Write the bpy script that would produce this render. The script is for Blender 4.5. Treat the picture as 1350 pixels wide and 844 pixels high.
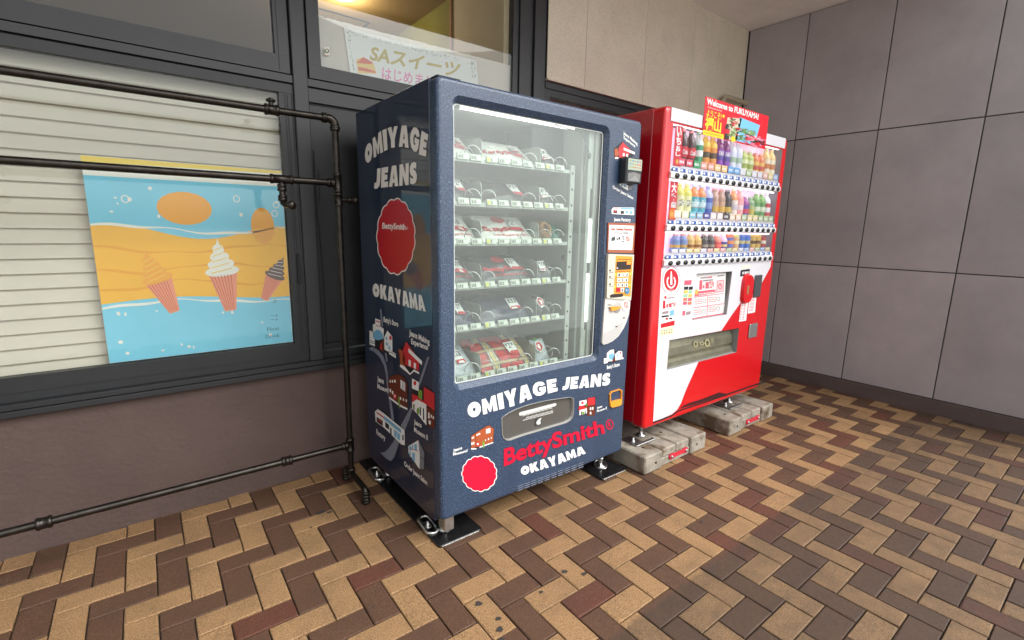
import bpy, math, random
from mathutils import Vector, Matrix
from mathutils.geometry import tessellate_polygon
random.seed(7)
for _o in list(bpy.data.objects): bpy.data.objects.remove(_o)
SC = bpy.context.scene
COL = SC.collection

# ------------------------------------------------------------------ camera
F_PX = 639.22                       # focal length in pixels of the 1350 px wide photograph
CAM = Vector((-0.8827, -1.5967, 1.3096))
PITCH, ROLL, YAW = -0.1867, 0.0176, 0.6566
_fw = Vector((math.sin(YAW)*math.cos(PITCH), math.cos(YAW)*math.cos(PITCH), math.sin(PITCH)))
_r0 = Vector((math.cos(YAW), -math.sin(YAW), 0)); _u0 = _r0.cross(_fw)
C_R = math.cos(ROLL)*_r0 + math.sin(ROLL)*_u0
C_U = -math.sin(ROLL)*_r0 + math.cos(ROLL)*_u0
C_F = _fw
cam_d = bpy.data.cameras.new('camera'); cam = bpy.data.objects.new('camera', cam_d); COL.objects.link(cam)
cam_d.sensor_width = 36.0; cam_d.lens = F_PX/1350*36.0; cam_d.clip_start = 0.02; cam_d.clip_end = 3000
M = Matrix((C_R, C_U, -C_F)).transposed().to_4x4(); M.translation = CAM
cam.matrix_world = M; SC.camera = cam

# ------------------------------------------------------------------ sky, sun, exposure
SUN_EL, SUN_AZ = math.radians(48), math.radians(150)       # high soft sun behind thin cloud, on the open side of the walkway
world = bpy.data.worlds.new('World'); SC.world = world; world.use_nodes = True
nt = world.node_tree; nt.nodes.clear()
sky = nt.nodes.new('ShaderNodeTexSky'); sky.sky_type = 'NISHITA'; sky.sun_disc = False
sky.sun_elevation = SUN_EL; sky.sun_rotation = SUN_AZ; sky.air_density = 1.0; sky.dust_density = 3.0; sky.ozone_density = 1.0
hs = nt.nodes.new('ShaderNodeHueSaturation'); hs.inputs['Saturation'].default_value = 0.12
bg = nt.nodes.new('ShaderNodeBackground'); bg.inputs['Strength'].default_value = 0.15
wo = nt.nodes.new('ShaderNodeOutputWorld')
nt.links.new(sky.outputs[0], hs.inputs['Color']); nt.links.new(hs.outputs[0], bg.inputs['Color']); nt.links.new(bg.outputs[0], wo.inputs['Surface'])
sun_d = bpy.data.lights.new('sun', 'SUN'); sun_d.energy = 1.4; sun_d.angle = math.radians(60); sun_d.color = (1, .98, .95)
sun = bpy.data.objects.new('sun', sun_d); COL.objects.link(sun)
_sd = Vector((math.sin(SUN_AZ)*math.cos(SUN_EL), math.cos(SUN_AZ)*math.cos(SUN_EL), math.sin(SUN_EL)))
sun.rotation_euler = (-_sd).to_track_quat('-Z', 'Y').to_euler()
SC.view_settings.view_transform = 'Standard'; SC.view_settings.look = 'None'
SC.view_settings.exposure = 0.95; SC.view_settings.gamma = 1.0; SC.view_settings.use_curve_mapping = False
SC.cycles.max_bounces = 10; SC.cycles.transparent_max_bounces = 16; SC.cycles.use_denoising = True
SC.cycles.caustics_reflective = False; SC.cycles.caustics_refractive = False; SC.cycles.sample_clamp_indirect = 6

# ------------------------------------------------------------------ pixels of the photograph -> points on real planes
def unp(px, py, axis, val):
    d = C_R*((px-675.0)/F_PX) - C_U*((py-422.0)/F_PX) + C_F
    return CAM + d*((val-CAM[axis])/d[axis])
def proj(p):
    d = Vector(p)-CAM; w = d.dot(C_F)
    return (675+F_PX*d.dot(C_R)/w, 422-F_PX*d.dot(C_U)/w, w)
YR = -0.02                                                   # front plane of the red machine
def fr(px, py, off=0): return unp(px, py, 1, -off)          # blue machine, front
def sd(px, py, off=0): return unp(px, py, 0, -off)          # blue machine, left side
def rd(px, py, off=0): return unp(px, py, 1, YR-off)        # red machine, front
def zm(x0, y0, s): return lambda a, b: (x0+a/s, y0+b/s)     # enlarged view -> photo pixel

# ------------------------------------------------------------------ materials
def srgb(r, g, b):
    f = lambda c: (c/255/12.92) if c/255 <= .04045 else ((c/255+.055)/1.055)**2.4
    return (f(r), f(g), f(b))
MATS = {}
def mat(name, col, rough=.5, metal=0, var=0, vscale=8, bump=0, bscale=60, coat=0, spec=None, emit=0, rnd=0, detail=4, coat_rough=.06, speck=None):
    if name in MATS: return MATS[name]
    m = bpy.data.materials.new(name); m.use_nodes = True; MATS[name] = m
    t = m.node_tree; b = t.nodes['Principled BSDF']
    b.inputs['Base Color'].default_value = (*col, 1); b.inputs['Roughness'].default_value = rough; b.inputs['Metallic'].default_value = metal
    if spec is not None: b.inputs['Specular IOR Level'].default_value = spec
    if coat: b.inputs['Coat Weight'].default_value = coat; b.inputs['Coat Roughness'].default_value = coat_rough
    if emit: b.inputs['Emission Color'].default_value = (*col, 1); b.inputs['Emission Strength'].default_value = emit
    tc = t.nodes.new('ShaderNodeTexCoord'); src = None
    if var or rnd or speck:
        rgb = t.nodes.new('ShaderNodeRGB'); rgb.outputs[0].default_value = (*col, 1); src = rgb.outputs[0]
        if var:
            n = t.nodes.new('ShaderNodeTexNoise'); n.inputs['Scale'].default_value = vscale; n.inputs['Detail'].default_value = detail; n.inputs['Roughness'].default_value = .65
            t.links.new(tc.outputs['Object'], n.inputs['Vector'])
            mr = t.nodes.new('ShaderNodeMapRange'); mr.inputs[1].default_value = .25; mr.inputs[2].default_value = .75; mr.inputs[3].default_value = 1-var; mr.inputs[4].default_value = 1+var
            t.links.new(n.outputs['Fac'], mr.inputs[0])
            mx = t.nodes.new('ShaderNodeVectorMath'); mx.operation = 'SCALE'
            t.links.new(src, mx.inputs[0]); t.links.new(mr.outputs[0], mx.inputs['Scale']); src = mx.outputs[0]
        if speck:                                           # (scale, threshold, colour)
            n2 = t.nodes.new('ShaderNodeTexNoise'); n2.inputs['Scale'].default_value = speck[0]; n2.inputs['Detail'].default_value = 2
            t.links.new(tc.outputs['Object'], n2.inputs['Vector'])
            mr2 = t.nodes.new('ShaderNodeMapRange'); mr2.inputs[1].default_value = speck[1]; mr2.inputs[2].default_value = speck[1]+.12
            t.links.new(n2.outputs['Fac'], mr2.inputs[0])
            mm = t.nodes.new('ShaderNodeMix'); mm.data_type = 'RGBA'
            t.links.new(mr2.outputs[0], mm.inputs['Factor']); t.links.new(src, mm.inputs[6]); mm.inputs[7].default_value = (*speck[2], 1); src = mm.outputs[2]
        if rnd:
            oi = t.nodes.new('ShaderNodeObjectInfo'); h = t.nodes.new('ShaderNodeHueSaturation')
            a = t.nodes.new('ShaderNodeMapRange'); a.inputs[3].default_value = 1-rnd; a.inputs[4].default_value = 1+rnd
            t.links.new(oi.outputs['Random'], a.inputs[0]); t.links.new(a.outputs[0], h.inputs['Value']); t.links.new(src, h.inputs['Color']); src = h.outputs[0]
        t.links.new(src, b.inputs['Base Color'])
    if bump:
        nb = t.nodes.new('ShaderNodeTexNoise'); nb.inputs['Scale'].default_value = bscale; nb.inputs['Detail'].default_value = 4
        bp = t.nodes.new('ShaderNodeBump'); bp.inputs['Strength'].default_value = bump; bp.inputs['Distance'].default_value = .004
        t.links.new(tc.outputs['Object'], nb.inputs['Vector']); t.links.new(nb.outputs['Fac'], bp.inputs['Height']); t.links.new(bp.outputs[0], b.inputs['Normal'])
    return m
def glass(name, tint=(.97, .99, .98), ior=1.5, haze=0, hazecol=(.8, .82, .8), rough=0.0):
    m = bpy.data.materials.new(name); m.use_nodes = True; MATS[name] = m
    t = m.node_tree; t.nodes.clear()
    o = t.nodes.new('ShaderNodeOutputMaterial'); tr = t.nodes.new('ShaderNodeBsdfTransparent'); tr.inputs[0].default_value = (*tint, 1)
    gl = t.nodes.new('ShaderNodeBsdfGlossy'); gl.inputs['Roughness'].default_value = rough
    r0 = ((ior-1)/(ior+1))**2                               # Schlick, same from both faces
    ge = t.nodes.new('ShaderNodeNewGeometry'); dt = t.nodes.new('ShaderNodeVectorMath'); dt.operation = 'DOT_PRODUCT'
    t.links.new(ge.outputs['Incoming'], dt.inputs[0]); t.links.new(ge.outputs['Normal'], dt.inputs[1])
    def mth(op, a, b_=None):
        q = t.nodes.new('ShaderNodeMath'); q.operation = op
        for i, s_ in enumerate((a, b_)):
            if s_ is None: continue
            if isinstance(s_, (int, float)): q.inputs[i].default_value = s_
            else: t.links.new(s_, q.inputs[i])
        return q.outputs[0]
    sch = mth('ADD', mth('MULTIPLY', mth('POWER', mth('SUBTRACT', 1.0, mth('ABSOLUTE', dt.outputs['Value'])), 5.0), 1-r0), r0)
    mx = t.nodes.new('ShaderNodeMixShader'); t.links.new(sch, mx.inputs[0])
    base = tr.outputs[0]
    if haze:
        df = t.nodes.new('ShaderNodeBsdfDiffuse'); df.inputs[0].default_value = (*hazecol, 1)
        tc = t.nodes.new('ShaderNodeTexCoord'); n = t.nodes.new('ShaderNodeTexNoise'); n.inputs['Scale'].default_value = 6; n.inputs['Detail'].default_value = 5
        mr = t.nodes.new('ShaderNodeMapRange'); mr.inputs[3].default_value = haze*.8; mr.inputs[4].default_value = haze*1.2
        t.links.new(tc.outputs['Object'], n.inputs['Vector']); t.links.new(n.outputs['Fac'], mr.inputs[0])
        m2 = t.nodes.new('ShaderNodeMixShader'); t.links.new(mr.outputs[0], m2.inputs[0]); t.links.new(base, m2.inputs[1]); t.links.new(df.outputs[0], m2.inputs[2]); base = m2.outputs[0]
    t.links.new(base, mx.inputs[1]); t.links.new(gl.outputs[0], mx.inputs[2]); t.links.new(mx.outputs[0], o.inputs[0])
    return m
def flat(name, rgb, rough=.45, **k): return mat(name, srgb(*rgb), rough, **k)

# ------------------------------------------------------------------ mesh builder
class MB:
    def __init__(s): s.v = []; s.f = []; s.m = []; s.s = []
    def add(s, vs, fs, m=0, smooth=False):
        o = len(s.v); s.v += [tuple(v) for v in vs]
        for f in fs: s.f.append(tuple(i+o for i in f)); s.m.append(m); s.s.append(smooth)
        return s
    def box(s, x0, x1, y0, y1, z0, z1, m=0):
        return s.add([(x0,y0,z0),(x1,y0,z0),(x1,y1,z0),(x0,y1,z0),(x0,y0,z1),(x1,y0,z1),(x1,y1,z1),(x0,y1,z1)],
                     [(0,3,2,1),(4,5,6,7),(0,1,5,4),(1,2,6,5),(2,3,7,6),(3,0,4,7)], m)
    def cbox(s, x0, x1, y0, y1, z0, z1, b=.003, m=0):       # chamfered box
        X, Y, Z = (x0, x1), (y0, y1), (z0, z1); vs = []; idx = {}
        for i in (0,1):
            for j in (0,1):
                for k in (0,1):
                    sx, sy, sz = (1-2*i)*b, (1-2*j)*b, (1-2*k)*b
                    idx[i,j,k,0] = len(vs); vs.append((X[i], Y[j]+sy, Z[k]+sz))
                    idx[i,j,k,1] = len(vs); vs.append((X[i]+sx, Y[j], Z[k]+sz))
                    idx[i,j,k,2] = len(vs); vs.append((X[i]+sx, Y[j]+sy, Z[k]))
        fs = []
        for i in (0,1):
            fs.append([idx[i,a,b_,0] for a,b_ in ((0,0),(1,0),(1,1),(0,1))])
            fs.append([idx[a,i,b_,1] for a,b_ in ((0,0),(1,0),(1,1),(0,1))])
            fs.append([idx[a,b_,i,2] for a,b_ in ((0,0),(1,0),(1,1),(0,1))])
            for j in (0,1):
                fs.append([idx[i,j,0,0], idx[i,j,1,0], idx[i,j,1,1], idx[i,j,0,1]])
                fs.append([idx[i,0,j,0], idx[i,1,j,0], idx[i,1,j,2], idx[i,0,j,2]])
                fs.append([idx[0,i,j,1], idx[1,i,j,1], idx[1,i,j,2], idx[0,i,j,2]])
                for k in (0,1): fs.append([idx[i,j,k,0], idx[i,j,k,1], idx[i,j,k,2]])
        return s.add(vs, fs, m)
    def tube(s, pts, r, n=10, m=0, caps=True, rr=None):
        pts = [Vector(p) for p in pts]; vs = []; fs = []
        t0 = (pts[1]-pts[0]).normalized(); a = Vector((0,0,1)) if abs(t0.z) < .9 else Vector((1,0,0))
        nrm = t0.cross(a).normalized()
        for i, p in enumerate(pts):
            if i == 0: t = t0
            elif i == len(pts)-1: t = (pts[i]-pts[i-1]).normalized()
            else: t = ((pts[i]-pts[i-1]).normalized()+(pts[i+1]-pts[i]).normalized()).normalized()
            nrm = (nrm - t*nrm.dot(t)).normalized(); bn = t.cross(nrm); q = rr[i] if rr else r
            for k in range(n):
                an = 2*math.pi*k/n; vs.append(p+(nrm*math.cos(an)+bn*math.sin(an))*q)
        for i in range(len(pts)-1):
            for k in range(n): fs.append((i*n+k, i*n+(k+1)%n, (i+1)*n+(k+1)%n, (i+1)*n+k))
        s.add(vs, fs, m, True)
        if caps:
            s.add([vs[k] for k in range(n)], [tuple(reversed(range(n)))], m); s.add([vs[-n+k] for k in range(n)], [tuple(range(n))], m)
        return s
    def lathe(s, c, prof, n=16, m=0, ax=2, smooth=True):     # prof: (radius, height) pairs along axis ax
        vs = []; fs = []
        for r, h in prof:
            for k in range(n):
                a = 2*math.pi*k/n; p = (r*math.cos(a), r*math.sin(a), h)
                if ax == 1: p = (p[0], h, p[1])
                if ax == 0: p = (h, p[0], p[1])
                vs.append((c[0]+p[0], c[1]+p[1], c[2]+p[2]))
        for i in range(len(prof)-1):
            for k in range(n): fs.append((i*n+k, i*n+(k+1)%n, (i+1)*n+(k+1)%n, (i+1)*n+k))
        s.add(vs, fs, m, smooth)
        for q in (0, len(prof)-1):
            if prof[q][0] > 1e-4: s.add([vs[q*n+k] for k in range(n)], [tuple(range(n))], m)
        return s
    def poly(s, loops, m=0):                                 # flat polygon, first loop outer, others holes (3D points)
        loops = [[Vector(p) for p in l] for l in loops]; flatp = [p for l in loops for p in l]
        return s.add(flatp, [tuple(t) for t in tessellate_polygon(loops)], m)
    def strip(s, A, B, m=0, smooth=False, closed=True):      # wall between two loops of equal length
        n = len(A); R = range(n if closed else n-1)
        return s.add(list(A)+list(B), [(i, (i+1) % n, n+(i+1) % n, n+i) for i in R], m, smooth)
    def prism(s, loop, dvec, m=0):                           # outline extruded along a vector
        A = [Vector(p) for p in loop]; B = [p+Vector(dvec) for p in A]
        s.poly([A], m); s.poly([B], m); s.strip(A, B, m); return s
    def mesh(s, name, mats):
        me = bpy.data.meshes.new(name); me.from_pydata(s.v, [], s.f)
        for q in (mats if isinstance(mats, (list, tuple)) else [mats]): me.materials.append(q)
        me.polygons.foreach_set('material_index', s.m); me.polygons.foreach_set('use_smooth', s.s); me.update(); return me
    def build(s, name, mats, parent=None, recalc=True):
        me = s.mesh(name, mats)
        if recalc:
            import bmesh
            b = bmesh.new(); b.from_mesh(me); bmesh.ops.recalc_face_normals(b, faces=b.faces); b.to_mesh(me); b.free()
        o = bpy.data.objects.new(name, me); COL.objects.link(o)
        if parent is not None: attach(o, parent)
        return o
def wpos(o):
    p = Vector(o.location)
    while o.parent is not None: o = o.parent; p = p+Vector(o.location)
    return p
def attach(o, parent):                                       # geometry is in world coordinates; parents only carry translations
    o.parent = parent; o.location = Vector(o.location)-wpos(parent)
def tag(o, label=None, cat=None, group=None, kind=None):
    if label: o['label'] = label
    if cat: o['category'] = cat
    if group: o['group'] = group
    if kind: o['kind'] = kind
    return o
def thing(name, loc, label, cat, group=None):
    o = bpy.data.objects.new(name, None); COL.objects.link(o); o.location = loc; o.empty_display_size = .05
    return tag(o, label, cat, group)
def rrect(x0, x1, z0, z1, r, n=5):                           # rounded rectangle loop (x, z)
    out = []
    for cx, cz, a0 in ((x1-r, z1-r, 0), (x0+r, z1-r, 90), (x0+r, z0+r, 180), (x1-r, z0+r, 270)):
        for k in range(n+1):
            a = math.radians(a0+90*k/n); out.append((cx+r*math.cos(a), cz+r*math.sin(a)))
    return out
def ell(cx, cy, rx, ry, n=24, rot=0): return [(cx+rx*math.cos(2*math.pi*k/n)*math.cos(rot)-ry*math.sin(2*math.pi*k/n)*math.sin(rot), cy+rx*math.cos(2*math.pi*k/n)*math.sin(rot)+ry*math.sin(2*math.pi*k/n)*math.cos(rot)) for k in range(n)]

# ------------------------------------------------------------------ lettering
_tc = {}
def text_tris(s, bold=0.0, res=3):
    """built-in font -> 2D verts / faces with baseline at 0 and cap height 1, x from 0 to 1 times the returned width"""
    key = (s, bold, res)
    if key in _tc: return _tc[key]
    cu = bpy.data.curves.new('t', 'FONT'); cu.body = s; cu.resolution_u = res; cu.fill_mode = 'FRONT'; cu.offset = bold
    ob = bpy.data.objects.new('t', cu); COL.objects.link(ob); bpy.context.view_layer.update()
    me = bpy.data.meshes.new_from_object(ob.evaluated_get(bpy.context.evaluated_depsgraph_get()))
    vs = [(v.co.x, v.co.y) for v in me.vertices]; fs = [tuple(p.vertices) for p in me.polygons]
    bpy.data.objects.remove(ob); bpy.data.curves.remove(cu); bpy.data.meshes.remove(me)
    if not vs: vs = [(0,0),(1,0),(1,1)]; fs = []
    x0 = min(v[0] for v in vs); x1 = max(v[0] for v in vs)
    y0 = min(v[1] for v in vs); y1 = max(v[1] for v in vs)
    _tc[key] = ([((v[0]-x0), v[1]) for v in vs], fs, x1-x0, y0, y1)
    return _tc[key]
def lerp_poly(P, u):
    u = max(0, min(1, u)); L = [0]
    for a, b in zip(P, P[1:]): L.append(L[-1]+math.hypot(b[0]-a[0], b[1]-a[1]))
    t = u*L[-1]
    for i in range(len(P)-1):
        if t <= L[i+1] or i == len(P)-2:
            k = (t-L[i])/max(1e-9, L[i+1]-L[i]); return (P[i][0]+(P[i+1][0]-P[i][0])*k, P[i][1]+(P[i+1][1]-P[i][1])*k)
def warp(base, top):
    """(u, v) -> pixel between a baseline polyline and a top polyline"""
    def f(u, v):
        a = lerp_poly(base, u); b = lerp_poly(top, u); return (a[0]+(b[0]-a[0])*v, a[1]+(b[1]-a[1])*v)
    return f
def text_on(mb, s, base, top, plane, off=.0015, m=0, bold=0.0, full=False, conv=None):
    """lettering laid on a plane; base / top are pixel polylines (full: the box spans the whole ink height)"""
    vs, fs, w, y0, y1 = text_tris(s, bold)
    if conv: base = [conv(*p) for p in base]; top = [conv(*p) for p in top]
    W = warp(base, top); cap = .72
    if full: q = [W(x/w, (y-y0)/max(1e-6, y1-y0)) for x, y in vs]
    else: q = [W(x/w, y/cap) for x, y in vs]
    mb.add([plane(p[0], p[1], off) for p in q], fs, m)
# heavy poster capitals: outline, holes, width (cell height 1)
def _g(w, outer, *holes): return (w, outer, holes)
GLY = {
 'O': _g(1.0, ell(.5, .5, .5, .5, 28), ell(.5, .5, .11, .13, 12)),
 'M': _g(1.12, [(0,0),(.03,1),(.34,1),(.56,.48),(.78,1),(1.09,1),(1.12,0),(.79,0),(.8,.5),(.62,.05),(.5,.05),(.32,.5),(.33,0)]),
 'I': _g(.42, [(.02,0),(0,1),(.42,1),(.40,0)]),
 'Y': _g(.95, [(.28,0),(.28,.38),(0,1),(.36,1),(.49,.66),(.62,1),(.95,1),(.66,.38),(.66,0)]),
 'A': _g(1.0, [(0,0),(.27,1),(.73,1),(1,0),(.63,0),(.60,.17),(.40,.17),(.37,0)], [(.43,.36),(.57,.36),(.5,.66)]),
 'G': _g(.98, [(.95,.72),(.66,.64),(.52,.74),(.38,.64),(.34,.5),(.38,.34),(.5,.25),(.6,.28),(.6,.36),(.48,.36),(.48,.58),(.98,.58),(.96,.2),(.8,.05),(.52,0),(.22,.08),(.04,.3),(0,.52),(.06,.76),(.25,.95),(.52,1),(.8,.93)]),
 'E': _g(.76, [(.02,0),(0,1),(.72,1),(.72,.72),(.38,.72),(.38,.62),(.66,.62),(.66,.37),(.38,.37),(.38,.28),(.76,.28),(.76,0)]),
 'J': _g(.62, [(.25,1),(.62,1),(.62,.3),(.55,.1),(.35,0),(.1,0),(0,.05),(.02,.33),(.13,.29),(.22,.32),(.25,.42)]),
 'N': _g(1.0, [(0,0),(0,1),(.36,1),(.66,.5),(.66,1),(1,1),(1,0),(.66,0),(.35,.5),(.35,0)]),
 'S': _g(.78, [(.72,.95),(.7,.66),(.5,.74),(.4,.72),(.42,.67),(.64,.58),(.77,.42),(.76,.2),(.62,.05),(.38,0),(.06,.05),(.05,.36),(.28,.26),(.38,.28),(.36,.34),(.12,.44),(.01,.6),(.03,.82),(.2,.97),(.45,1)]),
 'K': _g(1.0, [(0,0),(0,1),(.36,1),(.36,.66),(.56,1),(.97,1),(.7,.54),(1,0),(.58,0),(.36,.36),(.36,0)]),
}
def poster_word(mb, s, base, top, plane, off=.0015, m=0, conv=None, gap=.1):
    tot = sum((GLY[c][0] if c != ' ' else .45)+gap for c in s)-gap
    if conv: base = [conv(*p) for p in base]; top = [conv(*p) for p in top]
    W = warp(base, top); x = 0
    def sub(l):
        out = []
        for a, b in zip(l, l[1:]+l[:1]):
            out.append(a); d = math.hypot(b[0]-a[0], b[1]-a[1])
            if d > .5: out.append(((a[0]+b[0])/2, (a[1]+b[1])/2))
        return out
    for c in s:
        if c == ' ': x += .45+gap; continue
        w, outer, holes = GLY[c]
        mb.poly([[plane(*W((x+p[0])/tot, p[1]), off) for p in sub(list(l))] for l in (outer,)+tuple(holes)], m)
        x += w+gap
def decal(mb, pts, plane, off=.0015, m=0, conv=None, holes=()):
    L = [pts]+list(holes)
    mb.poly([[plane(*(conv(*p) if conv else p), off) for p in l] for l in L], m)
def scallop(cx, cy, rx, ry, lobes, depth, n=6):
    out = []
    for k in range(lobes*n):
        a = 2*math.pi*k/(lobes*n); q = 1+depth*abs(math.sin(a*lobes/2))-depth
        out.append((cx+rx*q*math.cos(a), cy+ry*q*math.sin(a)))
    return out
# ================================================================== SETTING
YW = .94
bounce_ground = mat('pale_bounce_yard', (.52,.51,.49), .9, var=.2, vscale=3)  # unseen yard, made pale to bounce light onto upper wall and ceiling
o = MB().add([(-150,-150,-.05),(150,-150,-.05),(150,150,-.05),(-150,150,-.05)], [(0,1,2,3)]).build('ground', bounce_ground)
tag(o, kind='structure')

# ---- brick pavement in herringbone
def brick_mat(name, ca, cb, cc, grain):
    m = bpy.data.materials.new(name); m.use_nodes = True; t = m.node_tree; b = t.nodes['Principled BSDF']; L = t.links.new
    N = t.nodes.new
    geo = N('ShaderNodeNewGeometry'); oi = N('ShaderNodeObjectInfo')
    def noise(sc, det=3, rough=.6):
        n = N('ShaderNodeTexNoise'); n.inputs['Scale'].default_value = sc; n.inputs['Detail'].default_value = det; n.inputs['Roughness'].default_value = rough; L(geo.outputs['Position'], n.inputs['Vector']); return n.outputs['Fac']
    def mr(x, a, b_, c=0, d=1):
        q = N('ShaderNodeMapRange'); q.inputs[1].default_value = a; q.inputs[2].default_value = b_; q.inputs[3].default_value = c; q.inputs[4].default_value = d; L(x, q.inputs[0]); return q.outputs[0]
    def mix(f, A, B, mode='MIX'):
        q = N('ShaderNodeMix'); q.data_type = 'RGBA'; q.blend_type = mode
        if isinstance(f, float): q.inputs['Factor'].default_value = f
        else: L(f, q.inputs['Factor'])
        for i, s in ((6, A), (7, B)):
            if isinstance(s, tuple): q.inputs[i].default_value = (*s, 1)
            else: L(s, q.inputs[i])
        return q.outputs[2]
    isl = geo.outputs['Random Per Island']
    c = mix(mr(isl, 0, 1), ca, cb)                           # brick to brick
    c = mix(mr(noise(230, 2), .40, .66), c, cc)              # grain
    c = mix(mr(noise(420, 1), .60, .72, 0, .75*grain), c, (.02,.015,.012))   # dark grit
    c = mix(mr(noise(340, 1), .64, .74, 0, .5*grain), c, (.5,.42,.33))   # pale grit
    c = mix(mr(noise(5, 5), .45, .75, 0, .36), c, (.040,.028,.021))     # old dirt, blotches
    c = mix(mr(noise(38, 3), .60, .72, 0, .35), c, (.05,.04,.034))
    sep = N('ShaderNodeSeparateXYZ'); L(geo.outputs['Position'], sep.inputs[0])
    ad = N('ShaderNodeMath'); ad.operation = 'MULTIPLY_ADD'; L(noise(25, 3), ad.inputs[0]); ad.inputs[1].default_value = .03; L(sep.outputs['Y'], ad.inputs[2])
    wet = mr(ad.outputs[0], -.700, -.716)                    # weathered strip outside the drip line of the eaves
    w2 = N('ShaderNodeMath'); w2.operation = 'MULTIPLY'; L(wet, w2.inputs[0]); L(mr(noise(14, 4), .3, .7, .34, .60), w2.inputs[1])
    c = mix(w2.outputs[0], c, (.040,.033,.027))
    L(c, b.inputs['Base Color']); b.inputs['Specular IOR Level'].default_value = .3
    L(mr(noise(60, 3), .3, .7, .55, .8), b.inputs['Roughness'])
    bp = N('ShaderNodeBump'); bp.inputs['Strength'].default_value = .35; bp.inputs['Distance'].default_value = .002
    L(noise(260, 3), bp.inputs['Height']); L(bp.outputs[0], b.inputs['Normal'])
    return m
tan_m = brick_mat('brick_tan', srgb(174,139,99), srgb(155,121,84), srgb(118,89,59), 1.0)
drk_m = brick_mat('brick_brown', srgb(90,64,48), srgb(96,67,50), srgb(72,52,39), .6)
red_m = brick_mat('brick_red', srgb(102,58,44), srgb(95,58,44), srgb(77,48,37), .5)
joint_m = mat('joint_sand', srgb(62,53,44), .95, var=.45, vscale=30)
pav = MB().add([(-14,-2.6,-.012),(6,-2.6,-.012),(6,YW+.1,-.012),(-14,YW+.1,-.012)], [(0,1,2,3)]).build('pavement', joint_m)
tag(pav, kind='structure')
GS, GX, GY, GT = .0956, .2913, -.4129, -.0079
gc, gs_ = math.cos(GT), math.sin(GT)
def grid(i, j): return (GX+GS*(i*gc-j*gs_), GY+GS*(i*gs_+j*gc))
def brick_geo(nx, ny, seed, j=.0018, b=.0024, h=.03):       # worn paver: uneven arris, knocked corners
    rg = random.Random(seed); X, Y = nx*GS/2-j, ny*GS/2-j
    ring = [(-1,-1),(-.15+rg.uniform(-.3,.3),-1),(1,-1),(1,rg.uniform(-.4,.4)),(1,1),(rg.uniform(-.4,.4),1),(-1,1),(-1,rg.uniform(-.4,.4))]
    out = [(x*(X-rg.uniform(0,.0009)), y*(Y-rg.uniform(0,.0009))) for x, y in ring]; top = []
    for k, (x, y) in enumerate(out):
        c = b*rg.uniform(.7,1.2)+(rg.choice((0,0,0,.0035)) if k % 2 == 0 else rg.choice((0,0,.0012)))
        top.append((x-c*ring[k][0] if abs(ring[k][0]) == 1 else x, y-c*ring[k][1] if abs(ring[k][1]) == 1 else y))
    vs = [(x, y, 0) for x, y in top]+[(x, y, -b) for x, y in out]+[(x, y, -h) for x, y in out]
    fs = [tuple(range(8))]+[(a*8+k, (a*8+(k+1) % 8), (a+1)*8+(k+1) % 8, (a+1)*8+k)[::-1] for a in (0,1) for k in range(8)]
    return vs, fs
cells = []
for i in range(-34, 60):
    for j in range(-26, 18):
        if (i+j) % 4 == 1: cells.append((i, j, 2, 1, ((i-j+1)//2) % 2))
        if (i+j) % 4 == 3: cells.append((i, j, 1, 2, ((i-j-1)//2) % 2))
items = []
for (i, j, nx, ny, colr) in cells:
    x, y = grid(i+nx/2, j+ny/2)
    if y > YW+.05 or x > 3.8 or x < -2.6: continue
    px, py, w = proj((x, y, 0))
    seen = w > .2 and -10 < px < 1360 and 0 < py < 860 and not (.08 < x < 1.1 and .15 < y < .9) and not (1.2 < x < 1.76 and y > -.05) and not (1.3 < x < 2.6 and y > .3) and y < .92
    inphoto = 340 < px < 1005
    items.append((w if seen else 99, (x, y, nx, ny, colr, i, j), inphoto))
items.sort(key=lambda t: t[0])
GEO = {n+(v,): brick_geo(*n, v*7+n[0]) for n in ((2,1),(1,2)) for v in range(6)}
SH = {}
for k, g in GEO.items():
    for ci, mm in enumerate((tan_m, drk_m, red_m)): SH[k+(ci,)] = MB().add(*g).mesh('brick', mm)
rest = MB(); nobj = 0
for w, (x, y, nx, ny, colr, i, j), inp in items:
    rr = random.Random(i*131+j*17)
    ci = 0 if colr == 0 else (2 if (rr.random() < (.34 if x > 1.2 else .06)) else 1)
    z = rr.uniform(-.0014, .0008); tx, ty = rr.uniform(-.006,.006), rr.uniform(-.006,.006); tz = GT+rr.uniform(-.008,.008)
    if w < 90 and nobj < 296:
        o = bpy.data.objects.new('brick', SH[(nx,ny,rr.randrange(6),ci)]); COL.objects.link(o); o.location = (x, y, z); o.rotation_euler = (tx, ty, tz); o.parent = pav; nobj += 1
    else:
        R = Matrix.Translation((x, y, z)) @ Matrix.Rotation(tz, 4, 'Z') @ Matrix.Rotation(tx, 4, 'X') @ Matrix.Rotation(ty, 4, 'Y')
        vs, fs = GEO[(nx,ny,rr.randrange(6))]; rest.add([R @ Vector(v) for v in vs], fs, ci)
o = rest.build('paving_bricks', [tan_m, drk_m, red_m], pav, recalc=False); tag(o, kind='stuff')
gum = mat('gum_stain', (.035,.030,.027), .7)
st = MB()
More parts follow.
